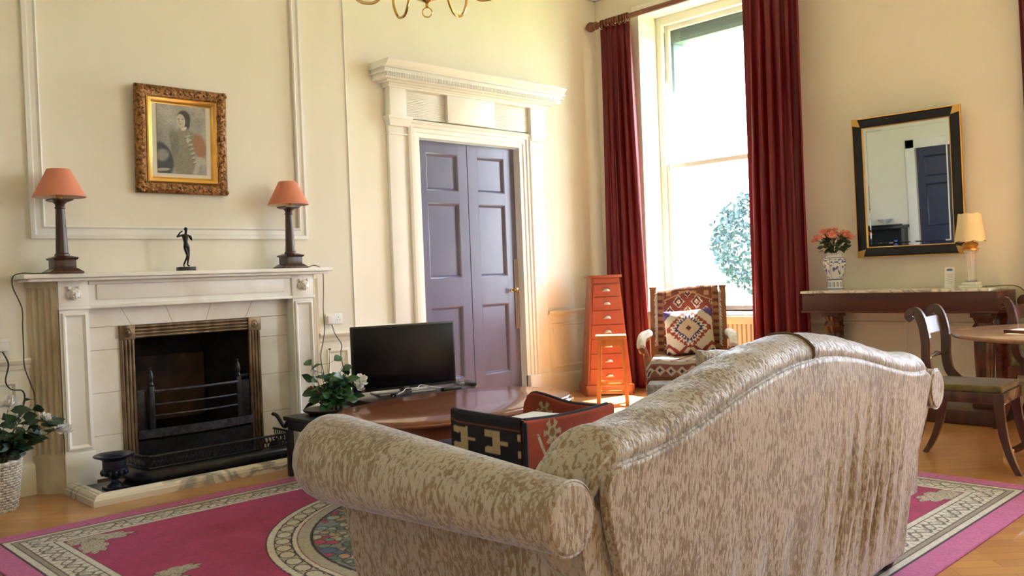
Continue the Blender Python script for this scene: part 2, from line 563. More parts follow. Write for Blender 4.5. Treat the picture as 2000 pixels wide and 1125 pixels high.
def grid_mesh(name, P, RGB=None, material=None, parent=None, world=False, wrap=False, smooth=True, recenter=True):
    """P: array (nv, nu, 3); RGB: array (nv, nu, 3) linear"""
    nv, nu = P.shape[:2]
    idx = np.arange(nv*nu).reshape(nv, nu)
    if wrap:
        idx2 = np.concatenate([idx, idx[:, :1]], 1)
    else:
        idx2 = idx
    f = np.stack([idx2[:-1, :-1], idx2[:-1, 1:], idx2[1:, 1:], idx2[1:, :-1]], -1).reshape(-1, 4)
    me = bpy.data.meshes.new(name)
    me.vertices.add(nv*nu)
    me.vertices.foreach_set('co', P.reshape(-1).astype(np.float32))
    me.loops.add(len(f)*4)
    me.loops.foreach_set('vertex_index', f.reshape(-1).astype(np.int32))
    me.polygons.add(len(f))
    me.polygons.foreach_set('loop_start', (np.arange(len(f))*4).astype(np.int32))
    me.update(calc_edges=True)
    me.validate()
    if RGB is not None:
        ca = me.color_attributes.new('col', 'FLOAT_COLOR', 'POINT')
        c = np.concatenate([RGB, np.ones(RGB.shape[:2]+(1,))], -1)
        ca.data.foreach_set('color', c.reshape(-1).astype(np.float32))
    if material: me.materials.append(material)
    return finish(name, me, parent, world, smooth, 50, recenter)
def solid(o, t, offset=-1):
    md = o.modifiers.new('thickness', 'SOLIDIFY')
    md.thickness = t
    md.offset = offset
    return o
def sstep(a, b, x):
    t = np.clip((x-a)/(b-a), 0, 1)
    return t*t*(3-2*t)
def vnoise(x, y, seed=0):
    """smooth value noise on arrays"""
    rng = np.random.RandomState(seed)
    tab = rng.rand(256, 256)
    xi = np.floor(x).astype(int)
    yi = np.floor(y).astype(int)
    fx = x-xi
    fy = y-yi
    fx = fx*fx*(3-2*fx)
    fy = fy*fy*(3-2*fy)
    g = lambda a, b: tab[a % 256, b % 256]
    return (g(xi, yi)*(1-fx)+g(xi+1, yi)*fx)*(1-fy)+(g(xi, yi+1)*(1-fx)+g(xi+1, yi+1)*fx)*fy
def paint(C, mask, col):
    mk = mask[..., None]
    return C*(1-mk)+np.array(col)*mk

# ================================================================ THE ROOM
XW, YB, YD, ZC = 7.59, 6.06, 6.33, 4.5        # window wall, chimney breast, door wall, ceiling
XL, YS = -0.3, -2.8
struct(MB().box(XL-0.2, XW+0.45, YS-0.2, YD+0.25, -0.08, 0).build('floor', M['floor'], recenter=False))
struct(MB().box(XL-0.2, XW+0.45, YS-0.2, YD+0.25, ZC, ZC+0.1).build('ceiling', M['ceiling']))
# door wall with its opening
DX0, DX1, DZ = 5.02, 6.30, 2.545
w = MB()
w.box(XL-0.2, 2.17, YD, YD+0.2, 0, ZC)
w.box(2.17, 3.20, YD, YD+0.2, 1.005, ZC)
w.box(3.20, DX0-0.01, YD, YD+0.2, 0, ZC)
w.box(DX1+0.01, XW+0.45, YD, YD+0.2, 0, ZC)
w.box(DX0-0.01, DX1+0.01, YD, YD+0.2, DZ+0.01, ZC)
struct(w.build('wall_north', M['wall']))
# chimney breast with fire opening
FX0, FX1, FZ0, FZ1 = 2.175, 3.195, 0.03, 1.005
w = MB()
w.box(1.28, FX0, YB, YD-0.002, 0, ZC)
w.box(FX1, 4.08, YB, YD-0.002, 0, ZC)
w.box(FX0, FX1, YB, YD-0.002, FZ1, ZC)
struct(w.build('wall_chimney', M['wall']))
# window wall
def wall_with_holes(name, axis, c0, c1, lo, hi, holes):
    w = MB()
    cur = lo
    for (a, b, z0, z1) in sorted(holes):
        if axis == 'x':
            w.box(c0, c1, cur, a, 0, ZC); w.box(c0, c1, a, b, 0, z0); w.box(c0, c1, a, b, z1, ZC)
        else:
            w.box(cur, a, c0, c1, 0, ZC); w.box(a, b, c0, c1, 0, z0); w.box(a, b, c0, c1, z1, ZC)
        cur = b
    if axis == 'x':
        w.box(c0, c1, cur, hi, 0, ZC)
    else:
        w.box(cur, hi, c0, c1, 0, ZC)
    return struct(w.build(name, M['wall']))
WY0, WY1, WZ0, WZ1 = 4.12, 5.72, 0.82, 3.98
wall_with_holes('wall_east', 'x', XW, XW+0.42, YS, YD, [(WY0, WY1, WZ0, WZ1), (0.2, 1.8, WZ0, WZ1), (-2.3, -0.9, WZ0, WZ1)])
wall_with_holes('wall_south', 'y', YS-0.2, YS, XL, XW, [])
wall_with_holes('wall_west', 'x', XL-0.2, XL, YS, YD, [(4.15, 5.25, 0.0, 2.5)])
# ceiling cornice
cp = [(0, 0), (0, -0.24), (0.03, -0.24), (0.05, -0.17), (0.13, -0.10), (0.17, -0.03), (0.2, -0.03), (0.2, 0)]
def run_trim(name, p0, p1, inward, prof, z, material):
    p0 = Vector(p0); p1 = Vector(p1); n = Vector(inward)
    rings = [[(p.x+n.x*a, p.y+n.y*a, z+b) for a, b in prof] for p in (p0, p1)]
    return struct(MB().loft(rings).build(name, material))
run_trim('trim_1', (1.28, YD, 0), (-0.3, YD, 0), (0, -1, 0), cp, ZC, M['trim'])
run_trim('trim_2', (4.08, YD, 0), (XW, YD, 0), (0, -1, 0), cp, ZC, M['trim'])
run_trim('trim_3', (1.08, YB, 0), (4.28, YB, 0), (0, -1, 0), cp, ZC, M['trim'])
run_trim('trim_4', (XW, YD, 0), (XW, YS, 0), (-1, 0, 0), cp, ZC, M['trim'])
run_trim('trim_5', (XL, YD, 0), (XL, YS, 0), (1, 0, 0), cp, ZC, M['trim'])
# dado: rail, panel field, skirting
def dado(no, p0, p1, inward, zt=0.86, panels=1):
    p0 = Vector(p0); p1 = Vector(p1); n = Vector(inward)
    rail = [(0, -0.055), (0.012, -0.055), (0.018, -0.03), (0.034, -0.018), (0.04, 0.0), (0.034, 0.012), (0, 0.012)]
    run_trim('trim_%d' % no, p0, p1, inward, rail, zt, M['dado'])
    base = [(0, 0), (0.022, 0), (0.022, 0.17), (0.016, 0.19), (0.008, 0.205), (0, 0.21)]
    b = run_trim('baseboard_%s' % {(0, -1, 0): 'north', (-1, 0, 0): 'east', (1, 0, 0): 'west'}[tuple(inward)], p0, p1, inward, base, 0, M['dado'])
    L_ = (p1-p0).length
    d = (p1-p0).normalized()
    m_ = MB()
    for i in range(panels):
        a = L_*i/panels+0.07
        c = L_*(i+1)/panels-0.07
        if inward[0] == 0:
            m_.mouldrect(min((p0+d*a).x, (p0+d*c).x), max((p0+d*a).x, (p0+d*c).x), 0.27, zt-0.12, p0.y, 0.035, [(0, 0), (0.2, 0.012), (0.6, 0.014), (1, 0.0)], 'xz', -1)
        else:
            m_.mouldrect(min((p0+d*a).y, (p0+d*c).y), max((p0+d*a).y, (p0+d*c).y), 0.27, zt-0.12, p0.x, 0.035, [(0, 0), (0.2, 0.012), (0.6, 0.014), (1, 0.0)], 'yz', inward[0])
    struct(m_.build('trim_%d' % (no+20), M['dado']))
dado(6, (1.28, YB, 0), (1.655, YB, 0), (0, -1, 0), 0.845)
dado(7, (3.73, YB, 0), (4.08, YB, 0), (0, -1, 0), 0.845)
dado(8, (4.08, YD, 0), (4.66, YD, 0), (0, -1, 0), 0.86)
dado(9, (6.64, YD, 0), (XW, YD, 0), (0, -1, 0), 0.86)
dado(10, (XW, YD-0.03, 0), (XW, WY1+0.05, 0), (-1, 0, 0), 0.86)
dado(11, (XW, WY0-0.05, 0), (XW, 1.85, 0), (-1, 0, 0), 0.86, 2)
# big wall-panel moulding over the mantel
w = MB()
w.mouldrect(1.69, 3.67, 1.60, 4.2, YB, 0.085, [(0, 0), (0.0, 0.022), (0.28, 0.026), (0.42, 0.014), (0.75, 0.018), (0.88, 0.03), (1.0, 0.026), (1.0, 0)])
struct(w.build('trim_12', M['trim'], ang=25))
# small moulding strip at the corner of the breast (right edge bead)
struct(MB().tube([(4.08, YB, 0.86), (4.08, YB, ZC-0.25)], 0.008, 8).build('trim_13', M['trim']))

# ---------------------------------------------------------------- door case and door
dc = 5.66
case = thing('door_1', None, None, (dc, YD, 0))
case['kind'] = 'structure'
w = MB()   # architrave, three-sided stepped moulding
prof = [(0, 0), (0.0, 0.055), (0.022, 0.062), (0.034, 0.045), (0.06, 0.05), (0.066, 0.036), (0.10, 0.036), (0.106, 0.026), (0.145, 0.02), (0.145, -0.1)]
for (a, h), (a2, h2) in zip(prof, prof[1:]):
    o1 = [(DX0-0.145+a, 0), (DX0-0.145+a, DZ+0.145-a), (DX1+0.145-a, DZ+0.145-a), (DX1+0.145-a, 0)]
    o2 = [(DX0-0.145+a2, 0), (DX0-0.145+a2, DZ+0.145-a2), (DX1+0.145-a2, DZ+0.145-a2), (DX1+0.145-a2, 0)]
    A = [w.v((x, YD-h, z)) for x, z in o1]
    B = [w.v((x, YD-h2, z)) for x, z in o2]
    for i in range(3):
        w.bm.faces.new((A[i], A[i+1], B[i+1], B[i]))
w.build('architrave', M['trim'], case, world=True, ang=20)
w = MB()   # plinth blocks
for x0, x1 in ((DX0-0.15, DX0), (DX1, DX1+0.15)):
    w.box(x0, x1, YD-0.068, YD, 0, 0.24, 0.004)
w.build('plinth_block', M['trim'], case, world=True)
for sx in (-1, 1):   # pilaster strips
    xa, xb = (4.67, DX0-0.143) if sx < 0 else (DX1+0.143, 6.62)
    w = MB()
    w.box(xa, xb, YD-0.035, YD, 0.24, 2.62, 0.003)
    w.box(xa-0.01, xb+0.003, YD-0.05, YD, 0, 0.24, 0.003)
    w.box(xa-0.008, xb+0.008, YD-0.05, YD, 2.545, 2.56, 0.003)
    w.frustum(((xa+xb)/2, YD-0.03), 2.62, 2.68, xb-xa, 0.07, xb-xa+0.05, 0.11)
    w.box(xa-0.03, xb+0.03, YD-0.09, YD, 2.68, 2.705, 0.003)
    w.build('pilaster', M['trim'], case, world=True)
w = MB()   # frieze with plain blocks and reeded panels
w.box(4.67, 6.62, YD-0.04, YD, 2.705, 2.95)
for x0, x1 in ((4.66, 4.84), (5.32, 5.92), (6.42, 6.63)):
    w.box(x0, x1, YD-0.085, YD-0.03, 2.70, 2.985, 0.003)
for x0, x1 in ((4.84, 5.32), (5.92, 6.42)):
    for k in range(16):
        z = 2.713+k*0.0148
        w.box(x0, x1, YD-0.046, YD-0.03, z, z+0.0105, 0.0025, 1)
w.build('frieze', M['trim'], case, world=True)
w = MB()   # cornice
for (ex, y, z0, z1) in ((0.0, 0.10, 2.95, 2.968), (0.0, 0.112, 2.968, 2.985), (0.05, 0.15, 2.985, 3.0), (0.10, 0.20, 3.0, 3.045), (0.13, 0.225, 3.045, 3.055), (0.14, 0.235, 3.085, 3.098)):
    w.box(4.64-ex, 6.65+ex, YD-y, YD, z0, z1, 0.003)
w.box(4.64-0.11, 6.65+0.11, YD-0.205, YD, 3.055, 3.085)
rings = []
for x, s_ in ((4.64-0.12, 1), (6.65+0.12, 1)):
    rings.append([(x, YD, 3.098), (x, YD-0.23, 3.098), (x, YD-0.245, 3.11), (x, YD-0.265, 3.13), (x, YD-0.275, 3.14), (x, YD-0.275, 3.15), (x, YD, 3.15)])
w.loft(rings)
w.build('cornice', M['trim'], case, world=True)
w = MB()
for k in range(118):   # dentils, a run of small teeth
    x = 4.545+k*0.0182
    w.box(x, x+0.0095, YD-0.226, YD-0.2, 3.012, 3.044)
w.build('dentil_band', M['trim'], case, world=True, smooth=False)
YL = YD+0.06
rows = [(2.08, 2.43), (1.255, 1.965), (0.29, 0.985)]
def door_leaf(name, x0, x1, cols, material, parent, y0=YL):
    b = MB()
    xs = [x0]+[q for c in cols for q in c]+[x1]
    for i in range(0, len(xs), 2):
        b.box(xs[i], xs[i+1], y0, y0+0.05, 0.012, DZ-0.006, 0.002, 1)
    zs = [0.012]+[q for r_ in reversed(rows) for q in r_]+[DZ-0.006]
    for c0, c1 in cols:
        for i in range(0, len(zs), 2):
            b.box(c0-0.001, c1+0.001, y0+0.0005, y0+0.05, zs[i], zs[i+1])
        for z0, z1 in rows:
            b.box(c0, c1, y0+0.028, y0+0.045, z0, z1)
            b.mouldrect(c0, c1, z0, z1, y0+0.028, 0.028, [(0, 0.027), (0.25, 0.024), (0.6, 0.008), (1, 0.0)])
    return b.build(name, material, parent, world=True)
leafL = door_leaf('door_leaf', DX0+0.006, 5.657, [(5.155, 5.54)], M['door'], case)
leafR = door_leaf('door_leaf', 5.663, DX1-0.006, [(5.79, 6.15)], M['door'], case)
b = MB(); b.box(5.04, 5.065, YL-0.012, YL, 2.10, 2.42, 0.003); b.tube([(5.045, YL-0.014, 2.08), (5.045, YL-0.014, 2.44)], 0.011)
tag(b.build('hinge', M['iron'], leafL, world=True), 'dark iron strap hinge', None)
b = MB()
prof = [(0.018, 0), (0.018, 0.006), (0.009, 0.012), (0.009, 0.045), (0.02, 0.052), (0.027, 0.066), (0.02, 0.08), (0.0001, 0.084)]
b = MB(Matrix.Translation((6.20, YL, 1.11)) @ Matrix.Rotation(R(90), 4, 'X'))
b.lathe(prof, n=20)
tag(b.build('door_knob', M['brass'], leafR, world=True), 'round brass knob', None)
for z0, z1 in ((1.13, 1.42), (0.72, 1.09)):
    b = MB(); b.box(6.235, 6.288, YL-0.012, YL, z0, z1, 0.004); b.box(6.25, 6.272, YL-0.018, YL-0.01, z0+0.03, z1-0.03, 0.003)
    b.build('lock_plate', M['lock'], leafR, world=True)

# second, navy door and dark cabinet on the west wall (seen in the mirror)
d2 = thing('door_2', None, None, (XL, 4.7, 0)); d2['kind'] = 'structure'
b = MB()
b.box(XL-0.10, XL-0.05, 4.15, 5.25, 0.01, 2.5)
for y0, y1 in ((4.27, 4.63), (4.77, 5.13)):
    for z0, z1 in ((0.25, 0.95), (1.2, 1.9), (2.02, 2.36)):
        b.mouldrect(y0, y1, z0, z1, XL-0.05, 0.03, [(0, 0), (0.3, 0.01), (1, 0.0)], 'yz', 1)
b.build('door_leaf', M['navydoor'], d2, world=True)
b = MB()
for (y0, y1, z0, z1) in ((4.0, 4.15, 0, 2.65), (5.25, 5.40, 0, 2.65), (4.0, 5.4, 2.5, 2.65)):
    b.box(XL, XL+0.04, y0, y1, z0, z1, 0.01)
b.build('architrave', M['trim'], d2, world=True)
cb = thing('corner_cabinet', 'small black cabinet below a white bowl, seen reflected in the mirror', 'cabinet', (XL+0.18, 5.72, 0))
b = MB(); b.box(XL+0.002, XL+0.34, 5.44, 5.99, 0, 0.75, 0.005); b.box(XL+0.002, XL+0.34, 5.44, 5.47, 0.75, 1.2); b.box(XL+0.002, XL+0.34, 5.96, 5.99, 0.75, 1.2)
b.box(XL+0.002, XL+0.02, 5.44, 5.99, 0.75, 1.2); b.build('cabinet_body', M['ebony'], cb, world=True)
b = MB(); b.box(XL+0.002, XL+0.37, 5.41, 6.02, 1.2, 1.25, 0.01); b.box(XL+0.34, XL+0.37, 5.41, 6.02, 1.25, 1.28, 0.01)
b.build('cabinet_top', M['ebony'], cb, world=True)
b = MB(Matrix.Translation((XL+0.18, 5.75, 1.25)))
b.lathe([(0.045, 0), (0.045, 0.01), (0.02, 0.03), (0.03, 0.05), (0.09, 0.08), (0.125, 0.12), (0.12, 0.12), (0.085, 0.09), (0.02, 0.065), (0.0001, 0.06)])
tag(b.build('footed_bowl', M['plastic_w']), 'white footed bowl on top of the black cabinet in the mirror', 'bowl')
for k, (y, h) in enumerate(((5.58, 0.26), (5.76, 0.14))):
    b = MB(Matrix.Translation((XL+0.2, y, 0.75)))
    b.lathe([(0.03*h/0.2, 0), (0.05*h/0.2, h*0.3), (0.045*h/0.2, h*0.55), (0.018*h/0.2, h*0.75), (0.025*h/0.2, h)])
    tag(b.build('porcelain_jar', mat('blue_jar_glaze', (0.12, 0.2, 0.5) if k == 0 else (0.4, 0.45, 0.6), 0.15)),
        ['tall blue jar inside the black cabinet in the mirror', 'short pale blue jar inside the black cabinet in the mirror'][k], 'jar')

# ---------------------------------------------------------------- window 1 (visible) and the unseen ones that light the room
def sash_window(n, y0, y1, z0, z1, x=XW+0.30):
    wn = thing('window_%d' % n, None, None, (x, (y0+y1)/2, z0)); wn['kind'] = 'structure'
    b = MB()
    for (a, c, e, f) in ((y0, y0+0.07, z0, z1), (y1-0.07, y1, z0, z1), (y0+0.07, y1-0.07, z1-0.09, z1)):
        b.box(x-0.02, x+0.10, a, c, e, f, 0.006)
    b.build('window_frame', M['trim'], wn, world=True)
    zm = (z0+z1)/2-0.03
    for (a, c, dx) in ((zm-0.02, z1-0.09, 0.045), (z0, zm+0.02, 0.0)):
        s_ = MB()
        ya, yb = y0+0.07, y1-0.07
        s_.box(x+dx, x+dx+0.04, ya, ya+0.05, a, c, 0.004); s_.box(x+dx, x+dx+0.04, yb-0.05, yb, a, c, 0.004)
        s_.box(x+dx, x+dx+0.04, ya+0.05, yb-0.05, c-0.05, c, 0.004); s_.box(x+dx, x+dx+0.04, ya+0.05, yb-0.05, a, a+0.045, 0.004)
        so = s_.build('sash', M['trim'], wn, world=True)
        MB().box(x+dx+0.018, x+dx+0.022, ya+0.048, yb-0.048, a+0.043, c-0.048).build('pane', M['glass'], so, world=True)
    # splayed shutter lining
    b = MB()
    for yy, sg in ((y0, 1), (y1, -1)):
        b.mouldrect(XW+0.03, x-0.05, z0+0.1, z1-0.1, yy, 0.03, [(0, 0), (0.3, 0.008), (1, 0)], 'xz', sg)
    b.build('shutter_lining', M['trim'], wn, world=True)
    MB().box(XW-0.05, x+0.0, y0-0.04, y1+0.04, z0-0.035, z0, 0.01).build('window_sill', M['trim'], wn, world=True)
    return wn
w1 = sash_window(1, WY0, WY1, WZ0, WZ1)
MB().tube([(XW+0.27, 5.60, 3.80), (XW+0.26, 5.60, 2.9), (XW+0.265, 5.595, 2.32)], 0.004, 6).build('sash_cord', M['sashgrey'], w1, world=True)
b = MB(); b.box(XW+0.42, XW+0.62, WY0-0.05, WY1+0.05, WZ1-0.27, WZ1+0.05, 0.01); b.box(XW+0.42, XW+0.62, WY1-0.13, WY1+0.05, WZ1-0.8, WZ1-0.27, 0.01)
tag(b.build('lintel_stone', M['sashgrey'], w1, world=True), 'grey outer stone of the window head', None)
sash_window(2, 0.2, 1.8, WZ0, WZ1)
sash_window(3, -2.3, -0.9, WZ0, WZ1)
# window casing on the room side
b = MB()
for (a, c, e, f) in ((WY1, WY1+0.09, 0.0, WZ1+0.09), (WY0-0.09, WY0, 0.0, WZ1+0.09), (WY0, WY1, WZ1, WZ1+0.09)):
    b.box(XW-0.02, XW, a, c, e, f, 0.006)
struct(b.build('trim_14', M['trim']))

# outside
o_ = MB().box(XW+0.5, 60, -30, 40, -0.5, -0.42).build('ground', M['floor_out']); struct(o_)
tr = thing('garden_tree', 'leafy garden tree standing outside the window, pale in the glare', 'tree', (19.5, 11.1, -0.42))
b = MB(); b.tube([(19.5, 11.1, -0.42), (19.6, 11.05, 0.9), (19.5, 11.15, 2.0)], [0.2, 0.15, 0.1]); b.build('trunk', M['bark'], tr, world=True)
random.seed(5)
b = MB()
for i in range(3800):
    a = random.uniform(0, 2*PI); c_ = random.uniform(-1, 1); rr = random.uniform(0.55, 1)**0.5
    p = Vector((19.5+1.5*rr*math.sqrt(1-c_*c_)*math.cos(a), 11.1+1.25*rr*math.sqrt(1-c_*c_)*math.sin(a), 1.85+1.3*rr*c_))
    d1 = Vector((random.gauss(0, 1), random.gauss(0, 1), random.gauss(0, 1))).normalized()*0.09
    d2_ = Vector((random.gauss(0, 1), random.gauss(0, 1), random.gauss(0, 1))).normalized()*0.09
    b.bm.faces.new((b.v(p), b.v(p+d1), b.v(p+d1+d2_), b.v(p+d2_)))
b.build('foliage', M['treeleaf'], tr, world=True, smooth=False)

# ================================================================ MANTELPIECE
mp_ = thing('mantelpiece', 'aged cream marble mantelpiece with lion masks and fluted corners round the fireplace', 'mantelpiece', (2.69, YB, 0))
YJ = 5.90
b = MB()
b.box(1.57, 3.72, 5.79, YB, 1.345, 1.372, 0.006)
b.box(1.60, 3.69, 5.815, YB, 1.325, 1.345, 0.008)
b.build('shelf', M['marble'], mp_, world=True)
b = MB()
b.box(1.78, 3.61, YJ+0.01, YB, 1.165, 1.326)
b.box(2.02, 3.36, YJ-0.002, YJ+0.02, 1.20, 1.30, 0.006)
b.box(1.97, 3.42, YJ-0.015, YB, 1.145, 1.168, 0.008)
b.box(1.97, 3.42, YJ-0.01, YJ+0.03, 1.30, 1.326, 0.006)
b.build('frieze', M['marble'], mp_, world=True)
for x0, x1 in ((1.79, 1.965), (3.425, 3.60)):
    b = MB()
    b.box(x0, x1, YJ, YB, 0.10+0.10, 1.145)
    b.box(x0-0.004, x1+0.004, YJ-0.008, YB, 0.0, 0.24, 0.003)
    b.box(x0-0.002, x1+0.002, YJ-0.005, YB, 1.165, 1.328, 0.003)
    b.box(x0-0.008, x1+0.008, YJ-0.018, YB, 1.145, 1.165, 0.006)
    b.mouldrect(x0+0.012, x1-0.012, 0.26, 1.125, YJ, 0.03, [(0, 0), (0.1, 0.013), (0.45, 0.015), (0.8, 0.004), (1, -0.001)])
    j = b.build('jamb', M['marble'], mp_, world=True)
    # lion mask
    cx = (x0+x1)/2
    b = MB()
    q = lambda dx, dz, r_, ry=0.6, rz_=1: b.ell((cx+dx, YJ-0.018-ry*0, 1.246+dz), r_, r_*ry, r_*rz_, 10, 8)
    q(0, 0.0, 0.036, 0.75, 1.05)
    b.ell((cx, YJ-0.04, 1.232), 0.016, 0.018, 0.02, 10, 8)
    b.ell((cx, YJ-0.05, 1.222), 0.008, 0.008, 0.006, 8, 6)
    b.ell((cx, YJ-0.032, 1.213), 0.018, 0.014, 0.010, 8, 6)
    for sx in (-1, 1):
        b.ell((cx+sx*0.03, YJ-0.02, 1.282), 0.012, 0.008, 0.012, 8, 6)
        b.ell((cx+sx*0.016, YJ-0.04, 1.258), 0.009, 0.008, 0.006, 8, 6)
        b.ell((cx+sx*0.014, YJ-0.044, 1.225), 0.010, 0.010, 0.009, 8, 6)
        b.ell((cx+sx*0.034, YJ-0.012, 1.24), 0.012, 0.012, 0.024, 8, 6)
    b.build('lion_mask', M['marble'], j, world=True)
for sx in (-1, 1):   # canted fluted corners
    x_in = 1.79 if sx < 0 else 3.60
    x_out = x_in+sx*0.135
    b = MB()
    A_ = Vector((x_out, YB, 0)); B_ = Vector((x_in, YJ+0.012, 0))
    d = (B_-A_).normalized(); nr = Vector((-d.y*(-sx)*-1, d.x*(-sx)*-1, 0))
    nr = Vector((sx*abs(d.y), -abs(d.x), 0))
    Lw = (B_-A_).length
    for z0, z1, dd in ((0.0, 0.235, 0.0), (0.235, 0.245, 0.0)):
        pts = [A_, A_+nr*0.012, B_+nr*0.012, B_, Vector((x_in, YB, 0))]
        b.loft([[(p.x, p.y, z0) for p in pts], [(p.x, p.y, z1) for p in pts]])
    ring = [A_]
    nfl = 5
    for k in range(nfl):
        for t_ in range(7):
            u_ = (k+0.12+0.76*t_/6)/nfl
            dep = 0.013*math.sin(PI*t_/6)
            ring.append(A_+d*(Lw*u_)+nr*(0.008-dep))
        ring.append(A_+d*(Lw*(k+1)/nfl)+nr*0.008)
    ring.append(Vector((x_in, YB, 0)))
    b.loft([[(p.x, p.y, 0.245) for p in ring], [(p.x, p.y, 1.29) for p in ring]])
    pts = [A_-Vector((-sx*0.01, 0, 0)), A_+nr*0.016, B_+nr*0.016, B_, Vector((x_in, YB, 0))]
    b.loft([[(p.x, p.y, 1.29) for p in pts], [(p.x, p.y, 1.326) for p in pts]])
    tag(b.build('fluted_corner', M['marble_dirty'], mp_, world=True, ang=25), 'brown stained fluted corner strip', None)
# slips of marble round the opening
b = MB()
YS_ = 6.0
def slip(x0, x1, z0, z1):
    b.box(x0+0.001, x1-0.001, YS_, YB+0.0, z0+0.001, z1-0.001, 0.0015, 1)
for i in range(4):
    z0 = 0.03+i*0.28; z1 = min(z0+0.28, 1.02)
    if z1 > z0:
        slip(1.965, 2.19, z0, z1); slip(3.18, 3.425, z0, z1)
def vslip(pts):
    pts = [(x, z) for x, z in pts]
    b.loft([[(x, YS_, z) for x, z in pts], [(x, YB, z) for x, z in pts]])
g = 0.0015
cuts = [(1.965, 1.965), (2.20, 2.265), (2.50, 2.545), (2.83, 2.785), (3.15, 3.085), (3.425, 3.425)]
for (t0, b0), (t1, b1) in zip(cuts, cuts[1:]):
    vslip([(b0+g, 1.022), (b1-g, 1.022), (t1-g, 1.146), (t0+g, 1.146)])
b.build('marble_slips', M['slip'], mp_, world=True, smooth=False)
b = MB()   # dark joint bed behind the slips
b.box(1.965, 2.20, YS_+0.003, YB, 0.0, 1.146); b.box(3.17, 3.425, YS_+0.003, YB, 0.0, 1.146); b.box(2.2, 3.17, YS_+0.003, YB, 1.015, 1.146)
b.build('joint_bed', mat('dark_joints', (0.10, 0.07, 0.05), 0.9), mp_, world=True)

# cast fire surround and grate
gr = thing('fire_grate', 'black iron fire grate in a reeded bronze frame inside the fireplace', 'grate', (2.68, 5.98, 0))
def reeded(x0, x1, z0, z1, vertical):
    b = MB()
    W = (x1-x0) if vertical else (z1-z0)
    prof = [(0, 0)]
    for k in range(4):
        for t_ in range(5):
            a = PI*t_/4
            prof.append((W*(k+0.5-0.5*math.cos(a)*0.94)/4, 0.012+0.012*math.sin(a)))
    prof.append((W, 0))
    if vertical:
        rings = [[(x0+a, YS_-h, z) for a, h in prof] for z in (z0, z1)]
    else:
        rings = [[(x, YS_-h, z0+a) for a, h in prof] for x in (x0, x1)]
    b.loft(rings)
    return b
reeded(2.18, 2.275, 0.04, 0.93, True).build('frame_upright', M['bronze'], gr, world=True, ang=60)
reeded(3.095, 3.19, 0.04, 0.93, True).build('frame_upright', M['bronze'], gr, world=True, ang=60)
reeded(2.275, 3.095, 0.93, 1.02, False).build('frame_header', M['bronze'], gr, world=True, ang=60)
for x in (2.2275, 3.1425):
    b = MB(); b.box(x-0.05, x+0.05, YS_-0.03, YS_, 0.925, 1.022, 0.004)
    c_ = b.build('corner_block', M['bronze'], gr, world=True)
    b = MB(Matrix.Translation((x, YS_-0.03, 0.973)) @ Matrix.Rotation(R(90), 4, 'X'))
    b.lathe([(0.03, 0), (0.03, 0.004), (0.022, 0.008), (0.018, 0.004), (0.012, 0.005), (0.008, 0.014), (0.0001, 0.016)])
    b.build('rosette', M['bronze'], c_, world=True)
b = MB()   # fire box
for (x0, x1, y0, y1, z0, z1) in ((2.18, 2.19, 6.005, 6.5, 0.0, 1.0), (3.18, 3.19, 6.005, 6.5, 0.0, 1.0), (2.18, 3.19, 6.49, 6.5, 0, 1.0), (2.18, 3.19, 6.005, 6.5, 0.99, 1.0), (2.18, 3.19, 6.005, 6.5, 0.0, 0.01)):
    b.box(x0, x1, y0, y1, z0, z1)
b.loft([[(2.19, 6.02, 0.01), (2.19, 6.49, 0.01), (2.40, 6.49, 0.01)], [(2.19, 6.02, 0.99), (2.19, 6.49, 0.99), (2.40, 6.49, 0.99)]])
b.loft([[(3.18, 6.02, 0.01), (3.18, 6.49, 0.01), (2.97, 6.49, 0.01)], [(3.18, 6.02, 0.99), (3.18, 6.49, 0.99), (2.97, 6.49, 0.99)]])
b.build('firebox', M['soot'], gr, world=True)
b = MB(); b.box(2.42, 2.95, 6.40, 6.48, 0.3, 0.78, 0.03); b.build('fire_back', M['ember'], gr, world=True)
def bow(z, y=5.965, sag=0.035, x0=2.37, x1=2.99):
    return [(x0+(x1-x0)*t, y-sag*math.sin(PI*t), z) for t in [i/10 for i in range(11)]]
b = MB(); b.tube([(2.26, 6.02, 0.565), (2.37, 6.0, 0.575)]+bow(0.565)+[(2.99, 6.0, 0.60), (3.11, 6.02, 0.60)], 0.011, 8); b.build('top_bar', M['ironbar'], gr, world=True)
for z in (0.475, 0.40):
    MB().tube(bow(z), 0.006, 8).build('fire_bar', M['ironbar'], gr, world=True)
b = MB(); b.loft([[(p[0], p[1]+dy, z) for dy, z in ((0, 0.255), (0, 0.31), (0.02, 0.31), (0.02, 0.255))] for p in bow(0, 5.965, 0.04, 2.27, 3.10)]); b.build('lower_rail', M['ironbar'], gr, world=True)
b = MB(); b.loft([[(p[0], p[1]+dy, z) for dy, z in ((0.01, 0.03), (0.0, 0.235), (0.02, 0.235), (0.02, 0.03))] for p in bow(0, 5.975, 0.03, 2.27, 3.10)]); b.build('ash_cover', M['iron'], gr, world=True)
for x in (2.365, 2.995):
    b = MB(); b.box(x-0.018, x+0.018, 5.955, 5.985, 0.29, 0.60, 0.004)
    b.lathe([(0.014, 0.60), (0.02, 0.61), (0.012, 0.63), (0.02, 0.655), (0.014, 0.69), (0.005, 0.71), (0.009, 0.72), (0.0001, 0.735)], (x, 5.97, 0), 12)
    b.build('grate_post', M['iron'], gr, world=True)
for x0, x1 in ((2.275, 2.345), (3.015, 3.095)):
    MB().box(x0, x1, 5.99, 6.01, 0.30, 0.57, 0.004).build('side_plate', M['iron'], gr, world=True)

